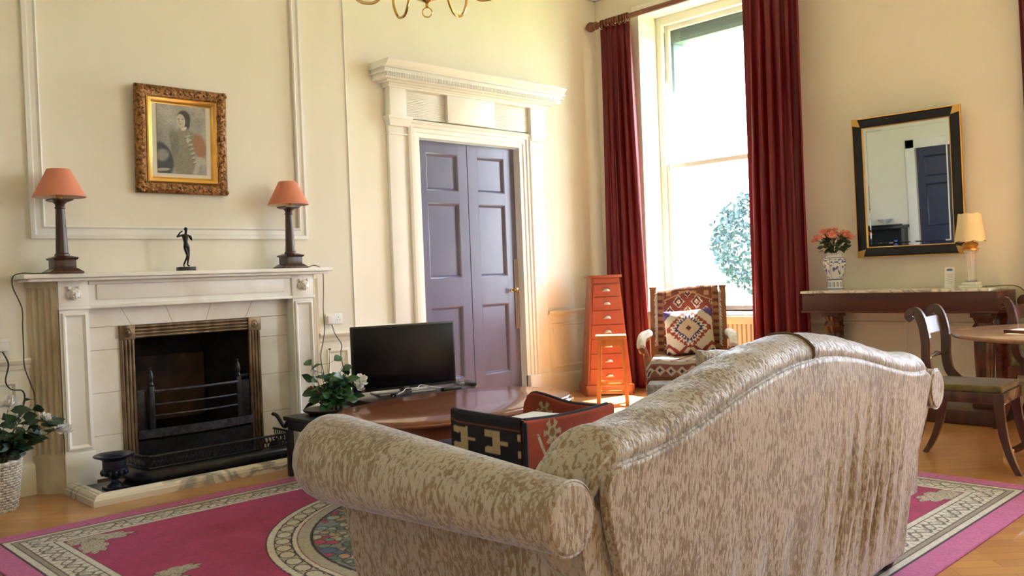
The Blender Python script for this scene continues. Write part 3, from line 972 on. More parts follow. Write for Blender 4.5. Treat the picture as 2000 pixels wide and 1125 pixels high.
# hearth: marble kerb round black slate
hs = thing('hearth', 'raised hearth of black slate inside a veined white marble kerb', 'hearth', (2.69, 5.7, 0))
MB().box(1.86, 3.53, 5.44, 5.899, 0.0, 0.03).build('hearth_slab', M['slate'], hs, world=True)
kp = [(0, 0), (0, 0.035), (0.008, 0.038), (0.012, 0.05), (0.03, 0.062), (0.045, 0.058), (0.055, 0.064), (0.085, 0.06), (0.09, 0.045), (0.09, 0)]
kx0, kx1, ky = 1.77, 3.62, 5.37
rings = []
for (cx, cy, dx, dy) in ((kx0, 5.885, 1, 0), (kx0, ky, 1, 1), (kx1, ky, -1, 1), (kx1, 5.885, -1, 0)):
    rings.append([(cx+dx*a, cy+dy*a, h) for a, h in kp])
b = MB(); b.loft(rings); b.build('kerb', M['hearth'], hs, world=True, ang=20)

fd = thing('fender', 'low black pierced iron fender on the slate hearth', 'fender', (2.62, 5.56, 0.03))
fp = lambda z, dy=0: [(2.15, 5.86, z), (2.15, 5.60+dy, z), (2.17, 5.56+dy, z), (3.16, 5.56+dy, z), (3.20, 5.60+dy, z), (3.20, 5.86, z)]
b = MB(); b.tube(fp(0.075), 0.045, 10); b.build('base_roll', M['iron'], fd, world=True)
b = MB(); b.tube(fp(0.205), 0.008, 8); b.tube(fp(0.13), 0.006, 8); b.build('rail', M['iron'], fd, world=True)
b = MB()
for i in range(36):
    x = 2.19+i*0.0275
    b.tube([(x, 5.56, 0.125), (x-0.008, 5.56, 0.15), (x+0.008, 5.56, 0.18), (x, 5.56, 0.205)], 0.0045, 5)
    b.ell((x+0.012, 5.56, 0.166), 0.008, 0.003, 0.010, 6, 5)
for i in range(9):
    y = 5.60+i*0.03
    for x in (2.15, 3.20):
        b.tube([(x, y, 0.125), (x, y-0.008, 0.15), (x, y+0.008, 0.18), (x, y, 0.205)], 0.0045, 5)
b.build('pierced_gallery', M['iron'], fd, world=True)
b = MB(); b.tube(spline([(3.20, 5.60, 0.21), (3.20, 5.62, 0.25), (3.20, 5.66, 0.265), (3.20, 5.68, 0.235), (3.20, 5.72, 0.24), (3.20, 5.80, 0.30), (3.20, 5.86, 0.31)]), 0.014, 8)
b.build('scroll_end', M['iron'], fd, world=True)
# urn on hearth
b = MB(Matrix.Translation((1.995, 5.66, 0.03)))
b.box(-0.06, 0.06, -0.06, 0.06, 0, 0.012, 0.003)
u_ = thing('iron_urn', 'small blue-black cast iron urn at the left end of the hearth', 'urn', (1.995, 5.66, 0.03))
b.build('urn_foot', M['urn'], u_, world=True)
b = MB(Matrix.Translation((1.995, 5.66, 0.03)))
b.lathe([(0.05, 0.012), (0.045, 0.025), (0.025, 0.04), (0.022, 0.055), (0.03, 0.06), (0.045, 0.075), (0.072, 0.095), (0.078, 0.115), (0.068, 0.125), (0.068, 0.175), (0.085, 0.19), (0.115, 0.20), (0.12, 0.207), (0.112, 0.212), (0.08, 0.205), (0.06, 0.19), (0.05, 0.12), (0.0001, 0.1)], n=32)
ub = b.build('urn_bowl', M['urn'], u_, world=True)
b = MB(Matrix.Translation((1.995, 5.66, 0.03)))
for k in range(14):
    a = 2*PI*k/14
    b.ell((0.072*math.cos(a), 0.072*math.sin(a), 0.10), 0.012, 0.012, 0.018, 6, 5)
b.build('gadroon_band', M['urn'], ub, world=True)

# ---------------------------------------------------------------- picture over the mantel
T = math.radians(2.6)
pc = thing('framed_portrait', 'gilt framed grey print of a standing gentleman hanging over the mantel', 'picture', (2.675, YB-0.012, 1.915), rot=(T, 0, 0))
PW, PH = 0.325, 0.735   # half width, height
b = MB()
b.mouldrect(-PW, PW, 0, PH, 0, 0.075, [(0, 0), (0, 0.03), (0.12, 0.036), (0.3, 0.046), (0.6, 0.045), (0.85, 0.036), (0.95, 0.03), (1, 0.02)])
fr = b.build('outer_frame', M['goldcarve'], pc)
fr.data.set_sharp_from_angle(angle=R(60))
b = MB()
random.seed(3)
for side in range(4):
    Ls = (2*PW if side % 2 == 0 else PH)
    n = int(Ls/0.036)
    for i in range(n):
        t = (i+0.5)/n
        x, z = {0: (-PW+2*PW*t, 0.036), 1: (PW-0.036, PH*t), 2: (-PW+2*PW*t, PH-0.036), 3: (-PW+0.036, PH*t)}[side]
        for k in range(2):
            dx, dz = random.uniform(-0.018, 0.018), random.uniform(-0.018, 0.018)
            b.ell((x+dx, -0.046, z+dz), random.uniform(0.007, 0.016), 0.006, random.uniform(0.007, 0.016), 7, 5)
b.build('carved_leaves', M['goldcarve'], fr)
b = MB()
b.mouldrect(-PW+0.072, PW-0.072, 0.072, PH-0.072, 0, 0.045, [(0, 0.02), (0.05, 0.034), (0.25, 0.04), (0.6, 0.032), (0.85, 0.02), (0.9, 0.014), (1, 0.012)])
b.build('inner_frame', M['gold'], pc)
MB().box(-PW+0.10, PW-0.10, -0.012, -0.002, 0.10, PH-0.10).build('mount', M['paper'], pc)
# the print: a generic seated/standing gentleman in a long coat
nu, nv = 170, 230
U, V = np.meshgrid(np.linspace(0, 1, nu), np.linspace(0, 1, nv))
w_, h_ = 0.352, 0.475
C = np.zeros((nv, nu, 3))+np.array([0.36, 0.34, 0.29])
n1 = vnoise(U*7, V*9, 1)
C = C*(0.8+0.45*n1)[..., None]
C = paint(C, 0.55*sstep(0.42, 0.1, U)*sstep(0.9, 0.5, V), (0.17, 0.165, 0.145))
def el(cx, cy, rx, ry, soft=0.15, rot=0):
    x = U-cx; y = (V-cy)*1.35
    c, s_ = math.cos(rot), math.sin(rot)
    a = (x*c+y*s_)/rx; b_ = (-x*s_+y*c)/ry
    return sstep(1+soft, 1-soft, np.sqrt(a*a+b_*b_))
C = paint(C, el(0.53, 0.30, 0.25, 0.52, 0.12), (0.235, 0.21, 0.145))           # coat
C = paint(C, el(0.60, 0.53, 0.30, 0.15, 0.2, -0.15), (0.25, 0.22, 0.155))      # shoulders
C = paint(C, 0.6*el(0.34, 0.45, 0.09, 0.30, 0.3, 0.1), (0.15, 0.14, 0.11))
C = paint(C, el(0.86, 0.42, 0.13, 0.25, 0.2, 0.2), (0.34, 0.165, 0.085))       # brown cloak sleeve
C = paint(C, 0.8*el(0.88, 0.20, 0.11, 0.08, 0.3), (0.50, 0.46, 0.37))
C = paint(C, 0.8*el(0.80, 0.10, 0.05, 0.20, 0.2, -0.35), (0.46, 0.42, 0.34))   # pale trouser stripe
C = paint(C, el(0.10, 0.20, 0.21, 0.34, 0.12, 0.25), (0.05, 0.05, 0.055))      # dark drapery
C = paint(C, 0.9*el(0.10, 0.26, 0.13, 0.11, 0.3, 0.5), (0.27, 0.26, 0.235))
C = paint(C, 0.9*el(0.10, 0.05, 0.14, 0.03, 0.3, 0.1), (0.40, 0.36, 0.30))
C = paint(C, el(0.545, 0.815, 0.135, 0.155, 0.15), (0.05, 0.042, 0.035))       # hair
C = paint(C, el(0.60, 0.74, 0.07, 0.11, 0.2), (0.06, 0.05, 0.04))
C = paint(C, el(0.505, 0.72, 0.05, 0.10, 0.3), (0.46, 0.39, 0.30))             # neck
C = paint(C, el(0.485, 0.775, 0.088, 0.135, 0.12, 0.12), (0.52, 0.45, 0.35))   # face
C = paint(C, 0.8*el(0.445, 0.80, 0.024, 0.012, 0.4), (0.10, 0.08, 0.06))
C = paint(C, 0.8*el(0.52, 0.80, 0.024, 0.012, 0.4), (0.10, 0.08, 0.06))
C = paint(C, 0.5*el(0.45, 0.765, 0.014, 0.03, 0.4), (0.30, 0.22, 0.16))
C = paint(C, 0.7*el(0.47, 0.725, 0.03, 0.008, 0.4), (0.24, 0.12, 0.09))
C = paint(C, el(0.55, 0.665, 0.06, 0.030, 0.25, 0.5), (0.62, 0.58, 0.50))      # collar
for q in range(7):                                                             # braid and sash on the chest
    C = paint(C, 0.85*el(0.62+0.025*q, 0.56-0.062*q, 0.055, 0.018, 0.3, 0.4), (0.48, 0.44, 0.35))
    C = paint(C, 0.7*el(0.60+0.025*q, 0.53-0.062*q, 0.045, 0.010, 0.4, 0.4), (0.12, 0.10, 0.07))
C = paint(C, el(0.62, 0.50, 0.028, 0.06, 0.3), (0.50, 0.47, 0.39))
C = C*(0.85+0.3*vnoise(U*45, V*60, 4))[..., None]
P = np.stack([(U-0.5)*w_, np.zeros_like(U)-0.0135, 0.142+V*h_], -1)
solid(grid_mesh('print', P, C, painted('printed_paper', 0.6), pc), 0.001, 1)

# ---------------------------------------------------------------- table lamps on the mantel
def mantel_lamp():
    t = thing('table_lamp', 'terracotta shaded wooden column lamp at the left end of the mantel', 'table lamp', (1.81, 5.86, 1.372), 0, 'pair of lamps on the mantelpiece')
    b = MB()
    b.box(-0.10, 0.10, -0.085, 0.085, 0.0, 0.012, 0.003)
    b.frustum((0, 0), 0.012, 0.032, 0.19, 0.165, 0.135, 0.13)
    b.box(-0.062, 0.062, -0.062, 0.062, 0.032, 0.085, 0.002)
    b.frustum((0, 0), 0.085, 0.097, 0.135, 0.135, 0.15, 0.15)
    b.frustum((0, 0), 0.097, 0.11, 0.15, 0.15, 0.08, 0.08)
    b.build('lamp_base', M['darkwood'], t)
    b = MB()
    b.lathe([(0.043, 0.11), (0.043, 0.12), (0.036, 0.128), (0.031, 0.26), (0.026, 0.40), (0.03, 0.405), (0.03, 0.412), (0.026, 0.416), (0.028, 0.43), (0.045, 0.447)], n=36, flute=None)
    b.frustum((0, 0), 0.445, 0.455, 0.09, 0.09, 0.125, 0.125)
    b.box(-0.0625, 0.0625, -0.0625, 0.0625, 0.455, 0.462)
    b.build('column', M['darkwood'], t)
    MB().lathe([(0.02, 0.462), (0.02, 0.49), (0.012, 0.495), (0.012, 0.53), (0.008, 0.535)], n=16).build('bulb_holder', M['brass'], t)
    b = MB()
    b.lathe([(0.152, 0.475), (0.066, 0.648), (0.0645, 0.648), (0.1505, 0.475), (0.152, 0.475)], n=48, cap=False)
    s_ = b.build('lamp_shade', M['shade'], t)
    b = MB(); b.lathe([(0.1495, 0.4765), (0.064, 0.6475)], n=48, cap=False)
    for k in range(3):
        a = 2*PI*k/3
        b.tube([(0, 0, 0.60), (0.07*math.cos(a), 0.07*math.sin(a), 0.62)], 0.0015, 5)
    b.build('shade_lining', M['shade_in'], s_)
    return t
lampL = mantel_lamp()
lampR = copy_tree(lampL)
lampR.location = (3.41, 5.88, 1.372)
lampR['label'] = 'terracotta shaded wooden column lamp at the right end of the mantel'
def cord(name, pts, r, material, label):
    tag(MB().tube(spline(pts, 5), r, 6).build(name, material), label, 'cord')
cord('lamp_cord', [(1.725, 5.90, 1.378), (1.66, 5.93, 1.379), (1.60, 5.93, 1.382), (1.555, 5.95, 1.365), (1.555, 5.97, 1.30), (1.60, 5.97, 1.17), (1.60, 5.97, 1.05), (1.60, 5.97, 0.92), (1.60, 5.97, 0.81), (1.63, 5.97, 0.70), (1.65, 5.97, 0.62), (1.64, 5.95, 0.50)], 0.0035, M['cable'], 'dark lamp cord hanging from the left end of the mantel shelf')
cord('socket_cord', [(1.50, 6.035, 0.905), (1.52, 6.0, 0.83), (1.50, 6.0, 0.73), (1.53, 6.0, 0.675), (1.59, 6.0, 0.66), (1.60, 6.0, 0.60), (1.57, 6.0, 0.50)], 0.0045, M['cable'], 'thick dark cord looping down from the socket at the left edge')
cord('lamp_cord', [(3.505, 5.90, 1.377), (3.58, 5.93, 1.379), (3.66, 5.95, 1.392), (3.735, 5.97, 1.35), (3.74, 5.97, 1.22), (3.73, 5.97, 1.06), (3.735, 5.97, 0.90), (3.72, 5.97, 0.81), (3.69, 5.97, 0.67), (3.68, 5.9, 0.50)], 0.0035, M['cable'], 'dark lamp cord hanging from the right end of the mantel shelf')
cord('power_cord', [(3.84, 6.03, 0.92), (3.85, 6.0, 0.84), (3.89, 5.98, 0.76), (3.88, 5.98, 0.66), (3.87, 5.9, 0.50)], 0.0035, M['cable'], 'grey cord hanging from the double socket behind the television')

def socket(x0, x1, z0, z1, label, double=True):
    t = thing('wall_socket', label, 'socket', ((x0+x1)/2, YB, z0))
    MB().box(x0, x1, YB-0.012, YB, z0, z1, 0.004).build('plate', M['plastic_w'], t, world=True)
    hm = mat('socket_holes', (0.05, 0.05, 0.05), 0.5)
    for cx in ([x0+(x1-x0)*0.27, x0+(x1-x0)*0.75] if double else [(x0+x1)/2]):
        zc = (z0+z1)/2
        for dx, dz, ww, hh in ((0, 0.014, 0.004, 0.008), (-0.011, -0.008, 0.007, 0.004), (0.011, -0.008, 0.007, 0.004)):
            MB().box(cx+dx-ww/2, cx+dx+ww/2, YB-0.0135, YB-0.011, zc+dz-hh/2, zc+dz+hh/2).build('pin_hole', hm, t, world=True)
    return t
ws = socket(3.80, 3.955, 0.92, 1.005, 'white double wall socket between the mantelpiece and the television')
MB().box(3.80, 3.86, YB-0.045, YB-0.0125, 0.925, 0.99, 0.008).build('plug', M['plastic_w'], ws, world=True)
ws = socket(1.40, 1.535, 0.905, 0.985, 'white wall socket at the left edge of the photograph')
MB().box(1.47, 1.53, YB-0.045, YB-0.0125, 0.91, 0.965, 0.008).build('plug', M['plastic_w'], ws, world=True)
tag(MB().box(3.775, 3.812, YB-0.01, YB, 1.335, 1.37, 0.003).build('cord_clip', M['plastic_w']), 'tiny white square fixing on the wall just right of the mantel shelf', 'wall fixing')

# ---------------------------------------------------------------- bronze figurine
fg = thing('figurine', 'dark bronze nude figurine with raised arm at the middle of the mantel', 'figurine', (2.605, 5.88, 1.372))
MB().box(-0.055, 0.055, -0.035, 0.035, 0, 0.027, 0.002).build('pedestal', M['statue'], fg)
k_ = 0.00079
def fpt(x, y, d=0): return ((x-285)*k_, d, (475-y)*k_)
J = {'pel': fpt(296, 262), 'waist': fpt(288, 222, -0.002), 'chest': fpt(288, 182), 'neck': fpt(294, 150), 'head0': fpt(296, 128, -0.002), 'head1': fpt(297, 108, -0.002),
     'hipL': fpt(282, 275), 'kneeL': fpt(296, 345, -0.012), 'ankL': fpt(266, 425, 0.005), 'toeL': fpt(262, 436, -0.014),
     'hipR': fpt(312, 275), 'kneeR': fpt(308, 350, -0.006), 'ankR': fpt(297, 425), 'toeR': fpt(312, 436, -0.014),
     'shL': fpt(262, 165), 'elL': fpt(208, 184, -0.01), 'haL': fpt(240, 142, -0.012), 'fiL': fpt(262, 130, -0.012),
     'shR': fpt(318, 165), 'elR': fpt(342, 212, -0.006), 'haR': fpt(328, 182, -0.022), 'fiR': fpt(318, 168, -0.024)}
RR = {'pel': 19, 'waist': 15, 'chest': 19, 'neck': 8, 'head0': 11, 'head1': 13, 'hipL': 15, 'kneeL': 9.5, 'ankL': 6, 'toeL': 5, 'hipR': 15, 'kneeR': 9.5, 'ankR': 6, 'toeR': 5,
      'shL': 9.5, 'elL': 6.5, 'haL': 5, 'fiL': 4, 'shR': 9.5, 'elR': 6.5, 'haR': 5, 'fiR': 4}
E_ = [('pel', 'waist'), ('waist', 'chest'), ('chest', 'neck'), ('neck', 'head0'), ('head0', 'head1'), ('pel', 'hipL'), ('hipL', 'kneeL'), ('kneeL', 'ankL'), ('ankL', 'toeL'),
      ('pel', 'hipR'), ('hipR', 'kneeR'), ('kneeR', 'ankR'), ('ankR', 'toeR'), ('chest', 'shL'), ('shL', 'elL'), ('elL', 'haL'), ('haL', 'fiL'), ('chest', 'shR'), ('shR', 'elR'), ('elR', 'haR'), ('haR', 'fiR')]
ks = list(J)
me = bpy.data.meshes.new('figure')
me.from_pydata([J[a] for a in ks], [(ks.index(a), ks.index(c)) for a, c in E_], [])
me.materials.append(M['statue'])
fo = bpy.data.objects.new('figure', me); COL.objects.link(fo); fo.parent = fg
sk = fo.modifiers.new('skin', 'SKIN'); sk.use_smooth_shade = True
for i, a in enumerate(ks):
    fo.data.skin_vertices[0].data[i].radius = (RR[a]*k_*1.3, RR[a]*k_*1.1)
fo.data.skin_vertices[0].data[0].use_root = True
sb = fo.modifiers.new('sub', 'SUBSURF'); sb.levels = 2; sb.render_levels = 2
MB().ell((fpt(298, 112)[0], 0.004, fpt(0, 112)[2]), 0.0125, 0.014, 0.013, 10, 8).build('hair', M['statue'], fg)

# ================================================================ PLANTS
def leaf(b, p, d, L_, W_, droop=0.3, upv=Vector((0, 0, 1))):
    d = Vector(d).normalized()
    upv = Vector((random.gauss(-0.5, 0.6), random.gauss(-0.6, 0.6), random.gauss(0.6, 0.5)))
    side = d.cross(upv)
    if side.length < 0.05: side = Vector((1, 0, 0))
    side.normalize()
    nrm = side.cross(d)
    rows_ = []
    for t, ww in ((0, 0.05), (0.25, 0.75), (0.5, 1.0), (0.75, 0.7), (1.0, 0.03)):
        c = Vector(p)+d*L_*t-nrm*droop*L_*t*t
        rows_.append([b.v(c-side*W_*ww*0.5+nrm*0.12*W_*ww), b.v(c), b.v(c+side*W_*ww*0.5+nrm*0.12*W_*ww)])
    for a, c in zip(rows_, rows_[1:]):
        b.bm.faces.new((a[0], a[1], c[1], c[0]))
        b.bm.faces.new((a[1], a[2], c[2], c[1]))
def rose(b, c, r, seed=0, tilt=(0, 0)):
    rnd = random.Random(seed)
    base = b.m.copy()
    b.m = base @ Matrix.Translation(c) @ Euler((tilt[0], tilt[1], rnd.uniform(0, 6))).to_matrix().to_4x4()
    for layer, (n, rr, op, hh) in enumerate(((3, 0.35, 0.05, 1.0), (4, 0.55, 0.2, 1.0), (5, 0.8, 0.45, 0.9), (6, 1.0, 0.75, 0.7))):
        for k in range(n):
            a0 = 2*PI*k/n+layer*0.7+rnd.uniform(-0.15, 0.15)
            wd = 2*PI/n*0.72
            rows_ = []
            for i in range(5):
                t = i/4
                rad = r*rr*(0.25+0.75*math.sin(min(1, t*1.1)*PI/2))+r*op*0.25*t*t
                z = -r*0.5+r*1.15*hh*t-r*0.15*op*t*t
                fan = math.sin(PI*(0.15+0.75*t))
                rows_.append([b.v((rad*math.cos(a0+wd*s_*fan*0.5), rad*math.sin(a0+wd*s_*fan*0.5), z-(abs(s_)*0.1*r*t))) for s_ in (-1, -0.4, 0.4, 1)])
            for p, q in zip(rows_, rows_[1:]):
                for j in range(3):
                    b.bm.faces.new((p[j], p[j+1], q[j+1], q[j]))
    b.m = base
def spray(name_root, label, base, stems, leaves_per, Lf, Wf, seed, lm, parent=None):
    rnd = random.Random(seed)
    bs = MB(); bl = MB()
    for tip in stems:
        p0 = Vector(base)+Vector((rnd.uniform(-0.04, 0.04), rnd.uniform(-0.04, 0.04), 0))
        tip = Vector(tip)
        mid = (p0+tip)/2+Vector((rnd.uniform(-0.03, 0.03), rnd.uniform(-0.03, 0.03), 0.04))
        path = bez(p0, p0*0.6+mid*0.4+Vector((0, 0, 0.05)), mid, tip, 10)
        bs.tube(path, [0.0035-0.002*i/10 for i in range(11)], 5)
        for k in range(leaves_per):
            t = rnd.uniform(0.25, 1.0)
            p = path[min(10, int(t*10))]
            a = rnd.uniform(0, 2*PI)
            d = Vector((math.cos(a), math.sin(a), rnd.uniform(-0.25, 0.5)))
            q = p+d.normalized()*rnd.uniform(0.005, 0.05)
            bs.tube([p, q], 0.0012, 4)
            leaf(bl, q, d, Lf*rnd.uniform(0.6, 1.15), Wf*rnd.uniform(0.7, 1.1), rnd.uniform(0.1, 0.5))
    return bs, bl

# left: rose bush in whitewashed wicker basket
bk = thing('basket_of_roses', 'white rose bush in a whitewashed wicker basket at the left edge', 'plant', (1.36, 5.80, 0))
n = 44
b = MB()
def bk_r(z): return 0.115+0.035*z/0.28
for k in range(18):      # weave bands
    z = 0.012+k*0.0152
    pts = []
    for i in range(n*2):
        a = 2*PI*i/(n*2)
        rr = bk_r(z)+0.005*math.cos(PI*(i//2*1.0+k))*1.0
        pts.append((1.36+rr*math.cos(a), 5.80+rr*math.sin(a), z))
    b.tube(pts, 0.0068, 5, closed=True)
for zz, r_ in ((0.285, 0.010), (0.006, 0.007)):
    b.tube([(1.36+bk_r(zz)*math.cos(2*PI*i/40), 5.80+bk_r(zz)*math.sin(2*PI*i/40), zz+0.003*math.sin(i*PI/2)) for i in range(40)], r_, 8, closed=True)
for i in range(n):
    a = 2*PI*(i+0.25)/n
    b.tube([(1.36+bk_r(0)*math.cos(a), 5.80+bk_r(0)*math.sin(a), 0.0), (1.36+bk_r(0.28)*math.cos(a), 5.80+bk_r(0.28)*math.sin(a), 0.285)], 0.0035, 5)
b.build('wicker_basket', M['wicker'], bk, world=True)
b = MB(); b.lathe([(0.10, 0.01), (0.13, 0.25), (0.0001, 0.26)], (1.36, 5.80, 0)); b.build('soil', M['potbrown'], bk, world=True)
stems = [(1.44, 5.70, 0.62), (1.63, 5.72, 0.52), (1.72, 5.70, 0.45), (1.50, 5.66, 0.50), (1.56, 5.72, 0.60), (1.25, 5.75, 0.60), (1.62, 5.78, 0.40), (1.35, 5.68, 0.45), (1.66, 5.76, 0.46), (1.58, 5.9, 0.64), (1.48, 5.72, 0.42)]
bs, bl = spray('r', '', (1.40, 5.79, 0.26), stems, 12, 0.095, 0.06, 4, M['leaf'])
bs.build('rose_stems', M['stem'], bk, world=True)
bl.build('leaves', M['leafdark'], bk, world=True)
for i, (p, r_) in enumerate((((1.435, 5.70, 0.63), 0.052), ((1.64, 5.71, 0.515), 0.044), ((1.725, 5.69, 0.435), 0.046), ((1.27, 5.75, 0.62), 0.04))):
    b = MB(); rose(b, p, r_, i, (0.5, 0.3)); b.build('rose_bloom', M['whiterose'], bk, world=True)

# right: rose on little black table in front of TV stand
st = thing('plant_stool', 'low black square stool under the potted rose beside the mantelpiece', 'stool', (3.06, 4.96, 0.013))
b = MB(); b.box(-0.19, 0.19, -0.17, 0.17, 0.36, 0.39, 0.008); b.build('seat_top', M['iron'], st)
MB().box(-0.17, 0.17, -0.15, 0.15, 0.30, 0.36, 0.004).build('apron', M['iron'], st)
for sx in (-1, 1):
    for sy in (-1, 1):
        MB().box(sx*0.16-0.018, sx*0.16+0.018, sy*0.14-0.018, sy*0.14+0.018, 0, 0.30, 0.004).build('leg', M['iron'], st)
pl = thing('potted_rose', 'leafy rose bush in a brown bowl beside the television', 'plant', (3.12, 5.0, 0.39))
MB().lathe([(0.08, 0.0), (0.11, 0.012), (0.15, 0.03), (0.155, 0.04), (0.145, 0.042), (0.10, 0.03), (0.0001, 0.028)], (3.12, 5.0, 0.39)).build('bowl', M['potbrown'], pl, world=True)
stems = [(3.08, 4.98, 0.76), (3.16, 5.0, 0.81), (3.02, 5.0, 0.74), (3.22, 4.95, 0.70), (3.30, 4.92, 0.60), (3.26, 4.98, 0.66), (3.0, 4.98, 0.58), (3.12, 4.92, 0.62), (3.20, 5.05, 0.58), (3.05, 4.9, 0.55), (3.25, 4.9, 0.50), (3.17, 4.88, 0.5), (3.30, 5.0, 0.5), (3.1, 4.9, 0.50), (3.2, 4.9, 0.64)]
bs, bl = spray('r', '', (3.13, 4.99, 0.42), stems, 11, 0.095, 0.062, 9, M['leaf'])
bs.build('stems', M['stem'], pl, world=True)
bl.build('leaves', M['leaf'], pl, world=True)
for i, (p, r_) in enumerate((((3.325, 4.90, 0.60), 0.046), ((3.30, 4.88, 0.555), 0.04))):
    b = MB(); rose(b, p, r_, 20+i, (0.6, 0.5)); b.build('rose_bloom', M['whiterose'], pl, world=True)
for i, (p, r_) in enumerate((((2.99, 4.97, 0.58), 0.024), ((3.02, 4.93, 0.55), 0.02), ((3.16, 5.0, 0.815), 0.012))):
    b = MB(); rose(b, p, r_, 30+i); b.build('faded_bud', M['dryrose'], pl, world=True)

# ================================================================ TELEVISION
ts = thing('television_stand', 'low dark plum wood television stand with canted corners', 'television stand', (3.85, 5.1, 0))
poly = [(3.31, 4.75), (4.22, 4.77), (4.36, 4.90), (4.40, 5.45), (3.42, 5.50), (3.36, 5.12)]
c0 = Vector((3.85, 5.1))
shr = lambda k: [tuple(c0+(Vector(p)-c0)*k) for p in poly]
MB().prism(poly, 0.435, 0.46, 0.005).build('stand_top', M['tvstand'], ts, world=True)
MB().prism(shr(0.93), 0.36, 0.435, 0.002).build('frieze_drawer', M['tvstand'], ts, world=True)
MB().prism(shr(0.94), 0.0, 0.06, 0.002).build('plinth', M['tvstand'], ts, world=True)
MB().prism(shr(0.93), 0.18, 0.2, 0.002).build('shelf', M['tvstand'], ts, world=True)
for p in shr(0.9)[:6]:
    MB().box(p[0]-0.02, p[0]+0.02, p[1]-0.02, p[1]+0.02, 0.06, 0.36, 0.003).build('post', M['tvstand'], ts, world=True)
tv = thing('television', 'flat black television on the dark stand beside the blue door', 'television', (3.765, 4.985, 0.46), R(-14.5))
MB().box(-0.39, 0.39, 0, 0.035, 0.028, 0.482, 0.006).build('television_body', M['plastic_b'], tv)
MB().box(-0.378, 0.378, -0.003, 0.001, 0.048, 0.470, 0.001).build('screen', M['screen'], tv)
MB().box(-0.02, 0.02, -0.004, 0.0, 0.034, 0.040).build('maker_badge', M['silver'], tv)
b = MB(); b.box(-0.04, 0.04, 0.0, 0.04, 0.012, 0.06, 0.004); b.build('stand_neck', M['plastic_b'], tv)
b = MB(); b.box(-0.23, 0.20, -0.075, 0.12, 0.0, 0.014, 0.006); b.build('stand_foot', M['silver'], tv)
for i, (x, y, a, L_, W_, m_, lab) in enumerate(((3.64, 4.88, 12, 0.17, 0.05, 'plastic_b', 'black slim box lying under the television, left of its stand foot'),
                                           (4.02, 4.80, -8, 0.15, 0.045, 'plastic_b', 'black remote control with silver keys lying under the television'),
                                           (4.24, 4.97, -20, 0.045, 0.13, 'silver', 'short silver remote control at the right end of the television stand'),
                                           (4.28, 4.88, -25, 0.05, 0.12, 'plastic_b', 'black remote control at the right end of the stand, nearest the front'),
                                           (4.325, 4.96, -32, 0.05, 0.13, 'plastic_b', 'black remote control at the far right tip of the stand'))):
    zb = 0.46
    t = thing('remote_control' if i else 'receiver_box', lab, 'remote control' if i else 'receiver', (x, y, zb), R(a))
    MB().box(-L_/2, L_/2, -W_/2, W_/2, 0, 0.022, 0.006).build('casing', M[m_], t)
    b = MB()
    for u in range(3):
        for v_ in range(5):
            px_, py_ = ((u-1)*0.012, (v_-2)*0.018) if W_ > L_ else ((v_-2)*0.022, (u-1)*0.011)
            b.box(px_-0.003, px_+0.003, py_-0.003, py_+0.003, 0.022, 0.0235)
    b.build('keys', M['silver'] if m_ == 'plastic_b' else M['plastic_b'], t)
cord('trailing_cable', [(3.55, 4.86, 0.466), (3.62, 4.84, 0.49), (3.70, 4.90, 0.50), (3.76, 4.86, 0.50), (3.83, 4.90, 0.51), (3.92, 4.84, 0.487), (4.1, 4.86, 0.466)], 0.003, M['plastic_w'], 'pale tangled cable lying under the television')

# ================================================================ COFFEE TABLE
ct = thing('coffee_table', 'large polished mahogany coffee table with a rounded top', 'coffee table', (3.5, 4.12, 0.013))
def sell(a, b_, n_, k=72):
    out = []
    for i in range(k):
        t = 2*PI*i/k
        c, s_ = math.cos(t), math.sin(t)
        out.append((a*abs(c)**(2/n_)*(1 if c > 0 else -1), b_*abs(s_)**(2/n_)*(1 if s_ > 0 else -1)))
    return out
b = MB()
rings = []
for off, z in ((-0.02, 0.438), (-0.004, 0.440), (0.0, 0.446), (0.0, 0.452), (-0.006, 0.459), (-0.016, 0.461), (-0.018, 0.468), (-0.024, 0.474), (-0.034, 0.477), (-0.3, 0.477), (-0.5, 0.477)):
    rings.append([(x, y, z) for x, y in sell(0.80+max(off, -0.6), 0.515+max(off, -0.48), 2.6)])
b.loft(rings)
b.build('tabletop', M['mahog_table'], ct, ang=30)
MB().prism(sell(0.72, 0.44, 2.8), 0.36, 0.437, 0.004).build('apron', M['mahog_table'], ct)
for sx in (-1, 1):
    for sy in (-1, 1):
        b = MB(); b.lathe([(0.02, 0), (0.026, 0.03), (0.02, 0.05), (0.03, 0.2), (0.034, 0.3), (0.028, 0.31), (0.036, 0.33), (0.036, 0.362)], (sx*0.58, sy*0.3, 0), 16)
        b.build('leg', M['mahog_table'], ct)

# ================================================================ RUG
rx0, rx1, ry0, ry1 = 1.06, 5.27, 1.35, 5.07
nu, nv = 720, 636
X, Y = np.meshgrid(np.linspace(rx0, rx1, nu), np.linspace(ry0, ry1, nv))
dX = np.minimum(X-rx0, rx1-X); dY = np.minimum(Y-ry0, ry1-Y)
D = np.minimum(dX, dY)
along = np.where(dX < dY, Y, X)
pink = (0.42, 0.040, 0.155); pale = (0.50, 0.13, 0.32); cream = (0.60, 0.575, 0.545); black = (0.035, 0.02, 0.03)
grey = (0.30, 0.265, 0.22); rose_ = (0.34, 0.028, 0.12)
C = np.zeros((nv, nu, 3))+np.array(rose_)
C = C*(0.9+0.25*vnoise(X*14, Y*14, 2))[..., None]
def band(a, c): return ((D >= a) & (D < c)).astype(float)
C = paint(C, band(0, 0.115), pale)
C = paint(C, band(0.115, 0.124), black)
C = paint(C, band(0.124, 0.155), cream)
C = paint(C, band(0.155, 0.160), black)
C = paint(C, band(0.160, 0.185), grey)
